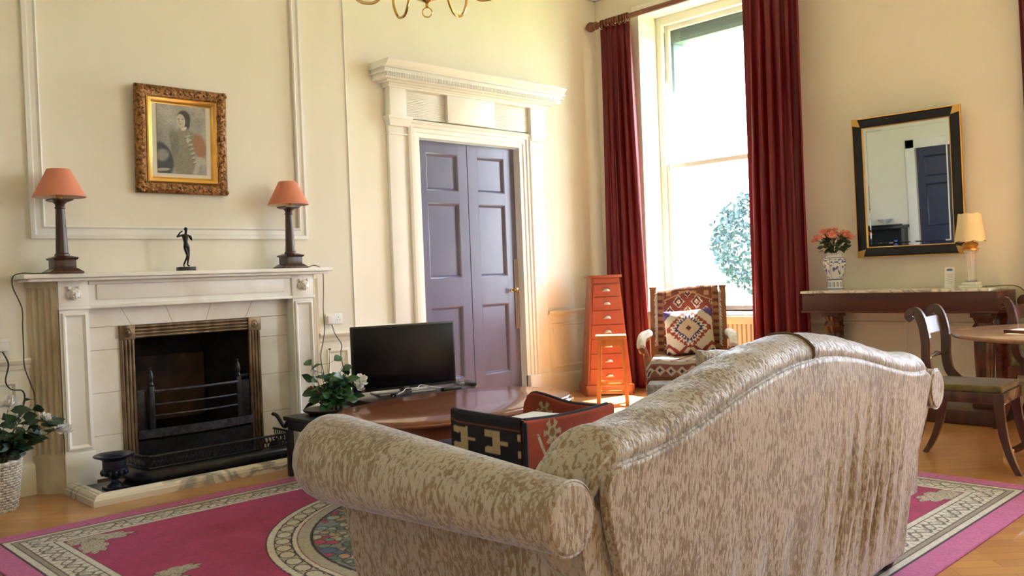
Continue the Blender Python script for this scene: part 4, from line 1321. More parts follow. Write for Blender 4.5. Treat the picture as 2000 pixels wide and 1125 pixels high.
C = paint(C, band(0.185, 0.190), black)
C = paint(C, band(0.190, 0.305), cream)
ph = along*2*PI/0.16
t_ = (D-0.2475)/0.0575
leafm = ((np.abs(t_-0.55*np.sin(ph)) < 0.16) | (np.abs(t_+0.5*np.sin(ph+0.8)) < 0.10) | ((np.abs(np.sin(ph*1.5)) < 0.22) & (np.abs(t_) > 0.45))) & (D > 0.19) & (D < 0.305)
C = paint(C, leafm.astype(float)*0.85, (0.07, 0.06, 0.055))
leaf2 = (np.abs(t_-0.2*np.cos(ph*2)) < 0.12) & (D > 0.19) & (D < 0.305)
C = paint(C, leaf2.astype(float)*0.6, (0.24, 0.20, 0.17))
C = paint(C, band(0.305, 0.311), black)
C = paint(C, band(0.311, 0.345), cream)
C = paint(C, band(0.345, 0.350), (0.14, 0.03, 0.05))
# corner leaf sprays and motifs in the field
def lobes(cx, cy, r0, k, ang=0.0, asp=1.0):
    x = X-cx; y = (Y-cy)
    c, s_ = math.cos(ang), math.sin(ang)
    a_, b_ = x*c+y*s_, (-x*s_+y*c)/asp
    th = np.arctan2(b_, a_); rr = np.hypot(a_, b_)
    lim = r0*(0.72+0.28*np.abs(np.cos(th*k)))
    return rr/lim
for cx, cy, r0, ang, asp in [(rx0+0.48, ry1-0.42, 0.19, -0.2, 0.45), (rx0+0.42, ry1-0.55, 0.15, 1.3, 0.5), (rx1-0.48, ry0+0.42, 0.19, -0.2, 0.45), (rx1-0.42, ry1-0.5, 0.2, 1.3, 0.5), (rx1-0.6, ry1-0.41, 0.24, 0.0, 0.4),
                             (rx0+0.48, ry0+0.42, 0.2, 0.2, 0.45), (1.46, 3.72, 0.17, 0.5, 0.7), (1.50, 3.2, 0.2, 0, 0.8), (rx1-0.42, 3.2, 0.2, 0, 0.8), (1.60, 3.83, 0.12, 0, 0.5)]:
    q = lobes(cx, cy, r0, 4, ang, asp)
    C = paint(C, (q < 1).astype(float)*(D > 0.35), (0.10, 0.03, 0.05))
    C = paint(C, (q < 0.92).astype(float)*(D > 0.35), (0.45, 0.41, 0.34))
    C = paint(C, ((q < 0.85) & (np.sin(q*26) > 0.6)).astype(float)*(D > 0.35)*0.8, (0.20, 0.17, 0.14))
# round medallion
mx_, my_ = 3.10, 3.27
rr = np.hypot(X-mx_, Y-my_); th = np.arctan2(Y-my_, X-mx_)
def ring(a, c): return ((rr >= a) & (rr < c)).astype(float)
C = paint(C, (rr < 1.215).astype(float), black)
C = paint(C, ring(1.175, 1.207), cream)
C = paint(C, ring(1.095, 1.17), (0.42, 0.38, 0.34))
ov = ((rr-1.1325)/0.036)**2+((((th*1.1*9.2) % 1.0)-0.5)/0.42)**2
C = paint(C, ((ov < 1.2) & (rr > 1.095) & (rr < 1.17)).astype(float), black)
C = paint(C, ((ov < 0.82) & (rr > 1.095) & (rr < 1.17)).astype(float), (0.55, 0.52, 0.47))
C = paint(C, ring(1.088, 1.096), black)
C = paint(C, ring(1.068, 1.088), cream)
C = paint(C, ring(1.062, 1.068), (0.25, 0.04, 0.10))
C = paint(C, ring(1.005, 1.062), (0.40, 0.38, 0.35))
C = paint(C, ring(0.99, 1.005), black)
inn = (rr < 0.99).astype(float)
C = paint(C, inn, (0.22, 0.25, 0.27))
rng = np.random.RandomState(12)
pal = [(0.10, 0.14, 0.34), (0.12, 0.20, 0.18), (0.45, 0.42, 0.36), (0.50, 0.30, 0.22), (0.22, 0.30, 0.38), (0.45, 0.06, 0.16), (0.16, 0.26, 0.24), (0.38, 0.40, 0.38)]
for k in range(1900):
    a = rng.rand()*2*PI; r_ = 0.98*math.sqrt(rng.rand())
    cx, cy = mx_+r_*math.cos(a), my_+r_*math.sin(a)
    if (cx > 3.2 and cy < 3.0): continue
    s0 = rng.uniform(0.02, 0.055); an = rng.rand()*PI; asp = rng.uniform(0.45, 1.0)
    i0, i1 = int((cx-0.08-rx0)/(rx1-rx0)*nu), int((cx+0.08-rx0)/(rx1-rx0)*nu)+1
    j0, j1 = int((cy-0.08-ry0)/(ry1-ry0)*nv), int((cy+0.08-ry0)/(ry1-ry0)*nv)+1
    x = X[j0:j1, i0:i1]-cx; y = Y[j0:j1, i0:i1]-cy
    q = np.hypot(x*math.cos(an)+y*math.sin(an), (-x*math.sin(an)+y*math.cos(an))/asp)/s0
    sub = C[j0:j1, i0:i1]
    ok = (rr[j0:j1, i0:i1] < 0.988)
    sub = paint(sub, ((q < 1) & ok).astype(float), (0.06, 0.07, 0.09))
    sub = paint(sub, ((q < 0.78) & ok).astype(float), pal[rng.randint(len(pal))])
    C[j0:j1, i0:i1] = sub
C = C*(0.82+0.36*vnoise(X*120, Y*120, 8))[..., None]
P = np.stack([X, Y, np.zeros_like(X)+0.013], -1)
rug = grid_mesh('rug', P, C, painted('rug_wool', 0.95, 0.004, 160, sheen=0.05), recenter=True)
solid(rug, 0.012, -1)
tag(rug, 'large magenta rug with cream floral border and round medallion under the sofa', 'rug')

# ================================================================ SOFA
SX, SY = 2.55, 1.412
ZR = 0.013
sf = thing('sofa', 'camel-backed crushed velvet sofa in gold and silver with rolled arms, seen from behind', 'sofa', (SX, SY, ZR), R(2.5))
def zs(u):
    a = abs(u)
    z = 0.815+0.14*(0.5+0.5*math.cos(PI*min(a, 0.95)/0.95))**0.8
    if a > 1.0: z -= 2.2*(a-1.0)**1.5
    return z-ZR
def hw(z):     # half width of the outer back by height
    t = min(1, max(0, (z-0.42)/0.36))
    return 0.945+0.012*min(1, max(0, (z-0.09)/0.4))+0.10*t*t*(3-2*t)
def vb(u, z, fold=True):   # rake and bulge of the outer back
    v_ = -0.095*min(1, (z-0.09)/0.75)
    v_ -= 0.012*math.sin(PI*min(1, max(0, (z-0.09)/0.75)))*math.cos(u*1.6)
    if fold:
        k = max(0, min(1, (u-0.05)/0.3))*max(0, min(1, (0.83-u)/0.1))*math.exp(-((z-0.42)/0.24)**2)
        v_ -= 0.0075*k*(math.sin(u*62+1.2*math.sin(z*7))+0.5*math.sin(u*117))
        k2 = math.exp(-((z-0.25)/0.2)**2)*0.004
        v_ -= k2*math.sin(u*38+2)
    return v_
nu, nv = 260, 60
P = np.zeros((nv, nu, 3))
for j in range(nv):
    for i in range(nu):
        s_ = -1+2*i/(nu-1)
        t = j/(nv-1)
        u0 = s_*1.055
        zt = zs(u0)
        z = 0.085+(zt-0.085)*t
        u = s_*hw(z)
        P[j, i] = (u, vb(u, z), z)
ob = grid_mesh('outer_back', P, None, M['velvet'], sf)
solid(ob, 0.02, 1)
# seams on the outer back
for us in (-0.77, 0.77):
    pts = [(us, vb(us, z)-0.003, z) for z in [0.09+(zs(us)-0.09)*i/30 for i in range(31)]]
    MB().tube(pts, 0.0035, 6).build('back_seam', M['velvet'], sf)
pts = []
for i in range(101):
    s_ = -1+2*i/100
    u0 = s_*1.055; z = zs(u0); u = s_*hw(z)
    pts.append((u, vb(u, z)-0.004, z))
lft = [(-hw(z)*1.0, vb(-0.9, z)-0.002, z) for z in [0.09+(zs(1.055)-0.09)*i/12 for i in range(12)]]
rgt = [(hw(z)*1.0, vb(0.9, z)-0.002, z) for z in reversed([0.09+(zs(1.055)-0.09)*i/12 for i in range(12)])]
MB().tube(lft+pts+rgt, 0.0075, 8).build('back_piping', M['velvet'], sf)
# rolled top of the back
prof = [(0.00, -0.004), (-0.012, 0.012), (-0.012, 0.036), (0.006, 0.055), (0.035, 0.072), (0.075, 0.080), (0.12, 0.076), (0.16, 0.058), (0.19, 0.03), (0.20, -0.02), (0.19, -0.09), (0.15, -0.14), (0.05, -0.10)]
rings = []
NR = 90
for i in range(NR+1):
    s_ = -1+2*i/NR
    u0 = s_*1.0
    e = max(0, (abs(s_)-0.87)/0.13)
    k = math.sqrt(max(0.0, 1-e*e)) if e > 0 else 1
    k = max(k, 0.12)
    u_b = s_*1.12
    z = zs(min(abs(u_b), 1.08))-0.03*(1-k)
    vv = vb(u_b, z, False)
    ring_ = []
    for a, h in prof:
        wob = 0.003*math.sin(u_b*40+a*30)*(1 if h > 0 else 0)
        ring_.append((u_b+0.035*(s_)*(a/0.2)*0.3, vv+0.085+(a-0.085)*(0.55+0.45*k), z-0.05*(1-k)+h*k+wob))
    rings.append(ring_)
b = MB(); b.loft(rings)
rb = b.build('top_roll', M['velvet'], sf, ang=70)
sm = rb.modifiers.new('sub', 'SUBSURF'); sm.levels = 1; sm.render_levels = 1
# welt at the crest
zc = zs(0)
MB().tube([(0.0, vb(0, zc, False)+a, zc+h+0.002) for a, h in prof[:10]], 0.0055, 8).build('centre_welt', M['piping'], sf)
# pleats at the two ends of the roll
for sx in (-1, 1):
    b = MB()
    for k in range(6):
        a0 = 0.3+0.28*k
        b.tube(spline([(sx*1.09, -0.06+0.005*k, zs(1.06)-0.02), (sx*(1.075-0.004*k), -0.085+0.03*k, zs(1.04)+0.008), (sx*(1.03-0.003*k), -0.088+0.045*k, zs(1.0)+0.02+0.010*k-0.001*k*k)]), 0.0035, 5)
    b.build('pleats', M['velvet'], sf)
# arms
def arm(sx):
    def rings_for():
        out = []
        N_ = 26
        for i in range(N_+1):
            t = i/N_
            v_ = -0.08+1.075*t
            r_ = 0.080+0.052*min(1, t*1.1)
            cu, cz = -1.17+(0.11*t if sx < 0 else 0), 0.725-ZR
            sw = 1.0
            if t > 0.94:
                e = (t-0.94)/0.06
                sw = math.sqrt(1-0.55*e*e)
            rr_ = r_*sw
            side = -1.0+(0.055*t if sx < 0 else 0)
            ring_ = []
            ring_.append((side, v_, 0.085))
            ring_.append((side, v_, 0.3))
            a_s = -52
            for k in range(17):
                a = R(a_s-k*(360-110)/16.0)      # from underside, round the outside, over the top, to the inner side
                ring_.append((cu+rr_*math.cos(a), v_, cz+rr_*math.sin(a)))
            ring_.append((-0.86, v_, cz-0.22))
            ring_.append((-0.80, v_, 0.30))
            ring_.append((-0.80, v_, 0.085))
            ring_ = [(-sx*p[0] if sx > 0 else p[0], p[1]+(1-t)**3*0.145*max(0.0, 0.70-p[2]), p[2]) for p in ring_]
            out.append(ring_)
        return out
    b = MB(); b.loft(rings_for())
    o = b.build('arm', M['velvet'], sf, ang=60)
    # scroll face at the back end
    r_ = 0.080; cu, cz = sx*1.17, 0.725-ZR
    b = MB(Matrix.Translation((cu, -0.08, cz)) @ Matrix.Rotation(R(90), 4, 'X'))
    b.lathe([(r_*1.0, -0.004), (r_*1.0, 0.006), (r_*0.9, 0.014), (r_*0.45, 0.017), (0.0001, 0.011)], n=36)
    b.build('scroll_face', M['velvet'], o)
    b = MB(); b.tube([(cu+r_*1.01*math.cos(2*PI*k/40), -0.085, cz+r_*1.01*math.sin(2*PI*k/40)) for k in range(40)], 0.004, 6, closed=True)
    b.build('arm_piping', M['velvet'], o)
    return o
arm(-1); arm(1)
for sx in (-1, 1):
    b = MB(); b.ell((sx*1.045, 0.03, 0.68), 0.085, 0.10, 0.15, 20, 14); b.build('corner_gusset', M['velvet'], sf)
b = MB(); b.box(-0.86, 0.86, 0.02, 0.95, 0.085, 0.32, 0.02); b.build('seat_base', M['velvet'], sf)
for sx in (-1, 1):
    b = MB(); b.box(sx*0.42-0.415, sx*0.42+0.415, 0.22, 0.98, 0.32, 0.46, 0.04, 3); b.build('seat_cushion', M['velvet'], sf)
b = MB()
rings = []
for i in range(41):
    s_ = -1+2*i/40; u = s_*1.08; z = zs(u)-0.02*abs(s_)**6
    rings.append([(u, -0.03, 0.3), (u, 0.24, 0.3), (u, 0.23, 0.5), (u, 0.15, z-0.05), (u, 0.0, z-0.03), (u, -0.05, z-0.1)])
b.loft(rings); b.build('inner_back', M['velvet'], sf, ang=60)
for x, y in ((-0.95, 0.04), (0.96, 0.08), (-0.92, 0.95), (0.95, 0.95)):
    b = MB(); b.lathe([(0.025, 0), (0.045, 0.012), (0.052, 0.035), (0.045, 0.06), (0.03, 0.07), (0.04, 0.095)], (x, y, 0), 20)
    b.build('bun_foot', M['darkwood'], sf)
# velvet cushion on the sofa seat showing over the back
def pillow_points(w, h, t, n=28):
    U_, V_ = np.meshgrid(np.linspace(-1, 1, n), np.linspace(-1, 1, n))
    ed = (1-U_**2)**0.45*(1-V_**2)**0.45
    pinch = 1-0.07*(np.abs(V_)**2)*(1-np.abs(U_))-0.0
    px_ = U_*w/2*(1-0.06*(1-np.abs(V_))*0-0.05*(1-V_**2)*(np.abs(U_)))
    pz_ = V_*h/2*(1-0.05*(1-U_**2)*(np.abs(V_)))
    return U_, V_, px_, pz_, ed*t/2
def pillow(name, w, h, t, material, parent=None, RGBfn=None, n=60):
    U_, V_, px_, pz_, d = pillow_points(w, h, t, n)
    P1 = np.stack([px_, -d, pz_], -1); P2 = np.stack([px_[:, ::-1], d[:, ::-1], pz_[:, ::-1]], -1)
    P = np.concatenate([P1, P2[:, 1:]], 1)
    C_ = None
    if RGBfn:
        c1 = RGBfn(U_, V_); C_ = np.concatenate([c1, c1[:, ::-1][:, 1:]], 1)
    return grid_mesh(name, P, C_, material, parent, recenter=False)
cu_ = pillow('velvet_cushion', 0.46, 0.42, 0.16, M['velvet'])
cu_.location = (3.34, 2.06, 0.685); cu_.rotation_euler = (R(-14), R(6), R(-8))
tag(cu_, 'silver-grey velvet cushion just showing above the sofa back before the armchair', 'cushion')

# ================================================================ KILIM TUB CHAIR (between sofa and coffee table)
kc = thing('kilim_tub_chair', 'low kilim-covered tub chair with navy piping between sofa and coffee table', 'chair', (3.19, 3.19, 0.013))
def kil_wall(name, p0, p1, thick, ztop, fnp, parent, zb=0.10, nu=130, nv=70):
    """upright padded panel from p0 to p1; both faces carry the woven pattern"""
    p0 = np.array(p0); p1 = np.array(p1)
    d = (p1-p0); L_ = np.hypot(*d); d = d/L_; nn = np.array([-d[1], d[0]])
    # loop: outer face up, over, inner face down
    S = np.linspace(0, 1, nu)
    prof_t = [(-0.5, t) for t in np.linspace(0, 1, nv)]+[(-0.35, 1.018), (0, 1.03), (0.35, 1.018)]+[(0.5, t) for t in np.linspace(1, 0, nv)]
    P = np.zeros((len(prof_t), nu, 3)); C_ = np.zeros_like(P)
    for j, (o_, t) in enumerate(prof_t):
        for i, s_ in enumerate(S):
            zt = ztop(s_)
            z = zb+(zt-zb)*t
            xy = p0+d*L_*s_+nn*thick*o_
            P[j, i] = (xy[0], xy[1], z)
    tt = np.array([min(t, 1.0) for o_, t in prof_t])
    TT, SS = np.meshgrid(tt, S, indexing='ij')
    Zs = P[..., 2]
    ztp = np.array([ztop(s_) for s_ in S])[None, :]
    C_ = fnp(SS*L_, Zs, ztp-Zs, SS, L_)
    return grid_mesh(name, P, C_, M['kilim'], parent, world=True)
M['kilim'] = painted('kilim_weave', 0.95, 0.002, 220)
def stepcross(a, z, ca, cz, u=0.018):
    """stepped cream fret motif"""
    x = np.round((a-ca)/u); y = np.round((z-cz)/(u*0.9))
    m1 = (np.abs(x) <= 1) & (np.abs(y) <= 3)
    m2 = (np.abs(y) <= 0) & (x >= -4) & (x <= 1)
    m3 = (np.abs(y) == 2) & (x >= 0) & (x <= 4)
    m4 = (np.abs(y) == 3) & (x >= 0) & (x <= 4)
    return (m1 | m2 | m3 | m4).astype(float)
def pat_black(a, z, dtop, s_, L_):
    C_ = np.zeros(a.shape+(3,))+np.array([0.012, 0.012, 0.02])
    C_ = paint(C_, ((dtop > 0.036) & (dtop < 0.043)).astype(float), (0.20, 0.05, 0.03))
    for ca in (0.10, 0.33, 0.56):
        C_ = paint(C_, stepcross(a, z, L_-ca, 0.44), (0.46, 0.36, 0.20))
        C_ = paint(C_, stepcross(a, z, L_-ca-0.05, 0.27), (0.33, 0.07, 0.035))
    return C_*(0.85+0.3*vnoise(a*160, z*160, 3))[..., None]
def pat_red(a, z, dtop, s_, L_):
    C_ = np.zeros(a.shape+(3,))+np.array([0.33, 0.055, 0.025])
    C_ = C_*(0.8+0.35*vnoise(a*9, z*9, 6))[..., None]
    for ca, cz in ((L_*0.72, 0.485), (L_*0.25, 0.40)):
        x = a-ca; y = z-cz
        th_ = np.arctan2(y, x); rr_ = np.hypot(x, y)
        st_ = 0.055*(0.75+0.25*np.sign(np.cos(th_*6)))
        C_ = paint(C_, (rr_ < st_*1.1).astype(float), (0.42, 0.34, 0.19))
        C_ = paint(C_, (rr_ < 0.02).astype(float), (0.16, 0.15, 0.05))
        C_ = paint(C_, (rr_ < 0.008).astype(float), (0.40, 0.08, 0.04))
    C_ = paint(C_, ((z < 0.33)).astype(float), (0.02, 0.018, 0.025))
    C_ = paint(C_, stepcross(a, z, L_*0.5, 0.25, 0.02), (0.46, 0.36, 0.20))
    return C_*(0.85+0.3*vnoise(a*160, z*160, 5))[..., None]
sag = lambda s_: 0.555-0.004*math.sin(PI*s_)
def far_top(s_):   # s 0 = back, 1 = front
    e = max(0, (s_-0.86)/0.14)
    return 0.535+0.04*sstep(0.35, 0.9, np.array(s_)).item()-0.10*(1-math.sqrt(max(0, 1-e*e)))
def near_top(s_):
    return 0.55+0.008*s_+(0.012*max(0, (s_-0.9)/0.1))
kil_wall('side_panel', (2.885, 2.93), (2.885, 3.43), 0.045, near_top, pat_black, kc)
kil_wall('side_panel', (3.49, 2.93), (3.49, 3.52), 0.045, far_top, pat_red, kc)
kil_wall('back_panel', (3.515, 2.925), (2.865, 2.925), 0.05, lambda s_: 0.552-0.012*math.sin(PI*s_), pat_red, kc)
b = MB()
b.tube([(2.885, 3.435, 0.10)]+[(2.885, 2.93+0.505*s_, near_top(s_)+0.004) for s_ in [1-i/12 for i in range(13)]]+[(2.885, 2.925, 0.555)]+[(2.885+0.6*s_, 2.925, 0.556-0.012*math.sin(PI*s_)) for s_ in [i/12 for i in range(13)]]+[(3.49, 2.93+0.59*s_, far_top(s_)+0.004) for s_ in [i/20 for i in range(21)]]+[(3.49, 3.525, 0.10)], 0.015, 8)
b.build('piping', M['navyfelt'], kc, world=True)
MB().tube([(2.862, 2.90, 0.10), (2.862, 2.90, 0.555)], 0.012, 8).build('corner_piping', M['navyfelt'], kc, world=True)
b = MB(); b.box(2.91, 3.465, 2.955, 3.46, 0.10, 0.36, 0.02); b.build('seat', M['navyfelt'], kc, world=True)
for x in (2.90, 3.47):
    for y in (2.93, 3.42):
        MB().lathe([(0.015, 0), (0.022, 0.1)], (x, y, 0.0), 10).build('leg', M['darkwood'], kc, world=True)
for q in kc.children:
    q.data.transform(Matrix.Translation((0, 0, 0.013)))

# loose stack of newspapers kept upright inside
nwp = thing('newspaper', 'folded newspaper stacked inside the kilim tub chair', 'newspaper', (3.17, 3.16, 0.378), R(8))
b = MB(); b.box(-0.2, 0.2, -0.14, 0.14, 0, 0.135, 0.01); b.build('newspaper_pages', mat('newsprint', (0.30, 0.33, 0.42), 0.8), nwp)
b = MB(); b.box(-0.19, 0.19, -0.13, 0.13, 0.1355, 0.145, 0.003); b.build('newspaper_cover', mat('newsprint_white', (0.72, 0.72, 0.76), 0.7), nwp)

# ================================================================ CURTAINS
def curtain(y0t, y1t, y0b, y1b, zt, x, folds, seed, label, zb=0.02, group=None, amp=0.045, pool=0.0):
    rnd = np.random.RandomState(seed)
    nu_, nv_ = folds*14, 60
    P = np.zeros((nv_, nu_, 3))
    phs = rnd.rand(folds+2)*0.8
    for j in range(nv_):
        t = j/(nv_-1)
        z = zt+(zb-zt)*t
        ya = y0t+(y0b-y0t)*t**1.3; yb = y1t+(y1b-y1t)*t**1.3
        for i in range(nu_):
            s_ = i/(nu_-1)
            ph_ = s_*folds*2*PI
            gather = 0.45+0.55*min(1, t*4)
            a_ = amp*gather*(0.75+0.25*math.sin(s_*9+seed))
            dx = a_*math.sin(ph_+0.9*math.sin(s_*5+t*2.3+seed))+0.01*math.sin(ph_*2+t*5)
            P[j, i] = (x+dx, ya+(yb-ya)*s_+0.012*math.sin(ph_*2+1.5), z)
    o = grid_mesh('curtain', P, None, M['curtain'])
    solid(o, 0.006, 0)
    tag(o, label, 'curtain', group)
    return o
RX, RZ = 7.42, 3.935
cl = curtain(6.11, 5.71, 6.12, 5.57, RZ-0.055, 7.42, 5, 3, 'crimson velvet curtain drawn to the left of the window', amp=0.04)
crt = curtain(4.36, 3.80, 4.37, 3.77, RZ-0.055, 7.40, 6, 5, 'dark crimson velvet curtain hanging to the right of the window', amp=0.05)
curtain(2.08, 1.68, 2.0, 1.66, RZ-0.055, 7.48, 5, 8, 'sliver of crimson curtain at the top right edge of the photograph', amp=0.04)
rd = thing('curtain_pole', 'red-brown wooden curtain pole with carved finial above the window', 'curtain pole', (RX, 4.9, RZ))
MB().tube([(RX, 6.16, RZ), (RX, 3.6, RZ)], 0.028, 20).build('pole', M['rodwood'], rd, world=True)
for yy, sg in ((6.16, 1), (3.6, -1)):
    b = MB(Matrix.Translation((RX, yy, RZ)) @ Matrix.Rotation(R(-90*sg), 4, 'X'))
    b.lathe([(0.03, 0), (0.043, 0.01), (0.043, 0.03), (0.028, 0.035), (0.026, 0.05), (0.05, 0.065), (0.057, 0.09), (0.048, 0.12), (0.02, 0.155), (0.0001, 0.165)], n=20)
    b.build('finial', M['rodwood'], rd, world=True)
for yy in (6.13, 3.72):
    MB().tube([(RX, yy, RZ), (XW, yy, RZ)], 0.016, 8).build('bracket', M['rodwood'], rd, world=True)
random.seed(2)
rings_y = [6.10, 6.075, 6.02, 5.98, 5.95, 5.92, 5.88, 5.85, 5.81, 5.775, 5.745]
proto = None
for i, yy in enumerate(rings_y):
    if proto is None:
        proto = MB().tube([(0.041*math.cos(2*PI*k/24), 0, 0.041*math.sin(2*PI*k/24)) for k in range(24)], 0.0075, 6, closed=True).build('curtain_ring', M['rodwood'], recenter=False)
        o = proto
    else:
        o = proto.copy(); COL.objects.link(o)
    o.location = (RX, yy, RZ-0.006)
    o.rotation_euler = (0, 0, random.uniform(-0.25, 0.25))
    od = ['first', 'second', 'third', 'fourth', 'fifth', 'sixth', 'seventh', 'eighth', 'ninth', 'tenth'][i] if i < 10 else 'last and rightmost'
    tag(o, 'dark wooden curtain ring, %s from the carved finial, over the left curtain' % od, 'curtain ring', 'rings of the left curtain')

# radiator
rdt = thing('radiator', 'cream ribbed radiator beneath the window', 'radiator', (7.68, 4.85, 0.0))
b = MB(); b.box(7.61, 7.70, 4.15, 5.45, 0.70, 0.78, 0.01)
for k in range(26):
    y = 4.17+k*0.05
    b.box(7.615, 7.695, y, y+0.034, 0.14, 0.74, 0.012)
b.box(7.64, 7.67, 4.16, 5.44, 0.15, 0.72)
# the recess under the sill
b.build('radiator_panel', M['radiator'], rdt, world=True)
rdt.location.x = 7.68
for ch in rdt.children: ch.location.x = -0.115
MB().tube([(7.60-0.04, 4.13, 0.16), (7.56, 4.13, 0.0)], 0.01, 8).build('pipe', M['radiator'], rdt, world=True)
MB().tube([(7.56, 5.47, 0.16), (7.56, 5.47, 0.0)], 0.01, 8).build('pipe', M['radiator'], rdt, world=True)

# ================================================================ PYRAMID CHEST
ch_ = thing('chest_of_drawers', 'tall tapering orange wood chest of seven drawers in the corner by the curtain', 'chest of drawers', (7.02, 5.88, 0), R(-38))
# local: front faces -y
W0, W1, D0, D1, Z0, Z1 = 0.46, 0.29, 0.34, 0.24, 0.10, 1.20
b = MB(); b.frustum((0, 0), Z0, Z1, W0, D0, W1, D1); b.build('carcass', M['chest_side'], ch_)
b = MB(); b.box(-0.17, 0.17, -0.145, 0.145, 1.20, 1.225, 0.006); b.build('chest_top', M['chest_side'], ch_)
b = MB(); b.box(-0.25, 0.25, -0.19, 0.19, 0.085, 0.11, 0.006)
b.build('base_moulding', M['chest_side'], ch_)
b = MB()
for sx in (-1, 1):
    b.prism([(sx*0.25, -0.19), (sx*0.12, -0.19), (sx*0.12, -0.17), (sx*0.25, -0.17)], 0.0, 0.086)
    b.box(min(sx*0.25, sx*0.23), max(sx*0.25, sx*0.23), -0.19, 0.19, 0.0, 0.086)
b.box(-0.13, 0.13, -0.19, -0.17, 0.04, 0.086)
b.build('bracket_base', M['chest_side'], ch_)
zz = [0.125, 0.275, 0.425, 0.575, 0.72, 0.865, 1.005, 1.135]
for z0, z1 in zip(zz, zz[1:]):
    f = lambda z: (W0+(W1-W0)*(z-Z0)/(Z1-Z0), D0+(D1-D0)*(z-Z0)/(Z1-Z0))
    (wa, da), (wb, db) = f(z0+0.006), f(z1-0.006)
    b = MB()
    pts0 = [(-wa/2+0.022, -da/2-0.012, z0+0.006), (wa/2-0.022, -da/2-0.012, z0+0.006), (wb/2-0.022, -db/2-0.012, z1-0.006), (-wb/2+0.022, -db/2-0.012, z1-0.006)]
    pts1 = [(x, y+0.03, z) for x, y, z in pts0]
    b.loft([pts0, pts1])
    dr = b.build('drawer', M['chest'], ch_)
    zc_ = (z0+z1)/2; yc = -(da+db)/4-0.012
    b = MB()   # cup pull: quarter-dome
    rings = []
    for i in range(9):
        a = PI*i/8
        rings.append([(-0.038*math.cos(a)*math.cos(q*PI/12)**0.5 if q < 6 else 0, yc-0.022*math.sin(q*PI/12), zc_-0.008+0.026*math.sin(a)*math.cos(q*PI/12)) for q in range(7)])
    b.loft(rings, closed_ring=False)
    b.box(-0.042, 0.042, yc-0.003, yc+0.002, zc_-0.012, zc_-0.006)
    hd = b.build('cup_handle', M['nickel'], dr)
b = MB(); b.loft([[(-0.135, -0.133, 1.145), (0.135, -0.133, 1.145), (0.128, -0.127, 1.195), (-0.128, -0.127, 1.195)], [(-0.135, -0.11, 1.145), (0.135, -0.11, 1.145), (0.128, -0.11, 1.195), (-0.128, -0.11, 1.195)]])
b.build('top_rail', M['chest'], ch_)

# ================================================================ STOOL
sl = thing('bar_stool', 'tall square pine stool standing before the tapering chest', 'stool', (6.45, 5.33, 0), R(39))
b = MB(); b.box(-0.105, 0.105, -0.145, 0.145, 0.625, 0.66, 0.008); b.build('seat', M['stool'], sl)
MB().box(-0.085, 0.085, -0.115, 0.115, 0.56, 0.625, 0.003).build('seat_rail', M['stool'], sl)
def legp(sx, sy, z):
    k = 1-z/0.62
    return (sx*(0.078+0.03*k), sy*(0.105+0.03*k), z)
for sx in (-1, 1):
    for sy in (-1, 1):
        b = MB(); q = 0.018
        b.loft([[(legp(sx, sy, z)[0]+dx*q, legp(sx, sy, z)[1]+dy*q, z) for dx, dy in ((-1, -1), (1, -1), (1, 1), (-1, 1))] for z in (0, 0.625)])
        b.build('leg', M['stool'], sl)
for z, ax in ((0.13, 'y'), (0.17, 'x'), (0.20, 'y')):
    x_, y_, _ = legp(1, 1, z)
    for sg in ((-1,) if z < 0.15 else (-1, 1)):
        if ax == 'y':
            MB().box(sg*x_-0.01, sg*x_+0.01, -y_, y_, z-0.014, z+0.014, 0.003).build('stretcher', M['stool'], sl)
        else:
            MB().box(-x_, x_, sg*y_-0.01, sg*y_+0.01, z-0.014, z+0.014, 0.003).build('stretcher', M['stool'], sl)

# ================================================================ ARMCHAIR BY WINDOW
ANG = R(-57)    # local front is -y
ac = thing('armchair', 'wooden open armchair under kilim throws in front of the window', 'armchair', (6.42, 4.44, 0), ANG)
for sx in (-1, 1):
    b = MB()
    b.loft([[(sx*0.31+dx*0.028, y+dy*0.02, z) for dx, dy in ((-1, -1), (1, -1), (1, 1), (-1, 1))] for y, z in ((0.38, 0.0), (0.31, 0.22), (0.28, 0.42), (0.31, 0.7), (0.37, 1.085))])
    b.box(sx*0.31-0.034, sx*0.31+0.034, 0.34, 0.40, 1.08, 1.10, 0.008)
    b.build('back_post', M['armwood'], ac)
    b = MB()
    b.lathe([(0.02, 0), (0.032, 0.05), (0.02, 0.08), (0.034, 0.2), (0.036, 0.3), (0.03, 0.31), (0.036, 0.42)], (sx*0.32, -0.28, 0), 14)
    b.build('front_leg', M['armwood'], ac)
    b = MB()
    pts = spline([(sx*0.335, 0.31, 0.68), (sx*0.355, 0.10, 0.665), (sx*0.37, -0.15, 0.66), (sx*0.375, -0.27, 0.65), (sx*0.375, -0.33, 0.61), (sx*0.37, -0.31, 0.57)])
    b.tube(pts, 0.032, 10)
    b.tube(spline([(sx*0.365, -0.29, 0.60), (sx*0.345, -0.24, 0.52), (sx*0.33, -0.27, 0.42)]), 0.026, 10)
    a_ = b.build('arm', M['armwood'], ac)
    b = MB()
    b.tube(spline([(sx*0.345, 0.18, 0.685), (sx*0.36, 0.0, 0.69), (sx*0.372, -0.18, 0.69), (sx*0.378, -0.30, 0.665), (sx*0.378, -0.365, 0.61)]), [0.025]+[0.038]*19+[0.036], 12)
    tag(b.build('arm_sun_pad', M['wool_sunwhite'] if sx < 0 else M['wool_sunwhite'], a_), 'white pad standing for the sun highlight on the wooden arm', None)  # added pad: sun glare on the wooden arm put into white colour
b = MB(); b.box(-0.33, 0.33, -0.31, 0.31, 0.32, 0.40, 0.01); b.build('seat_frame', M['armwood'], ac)
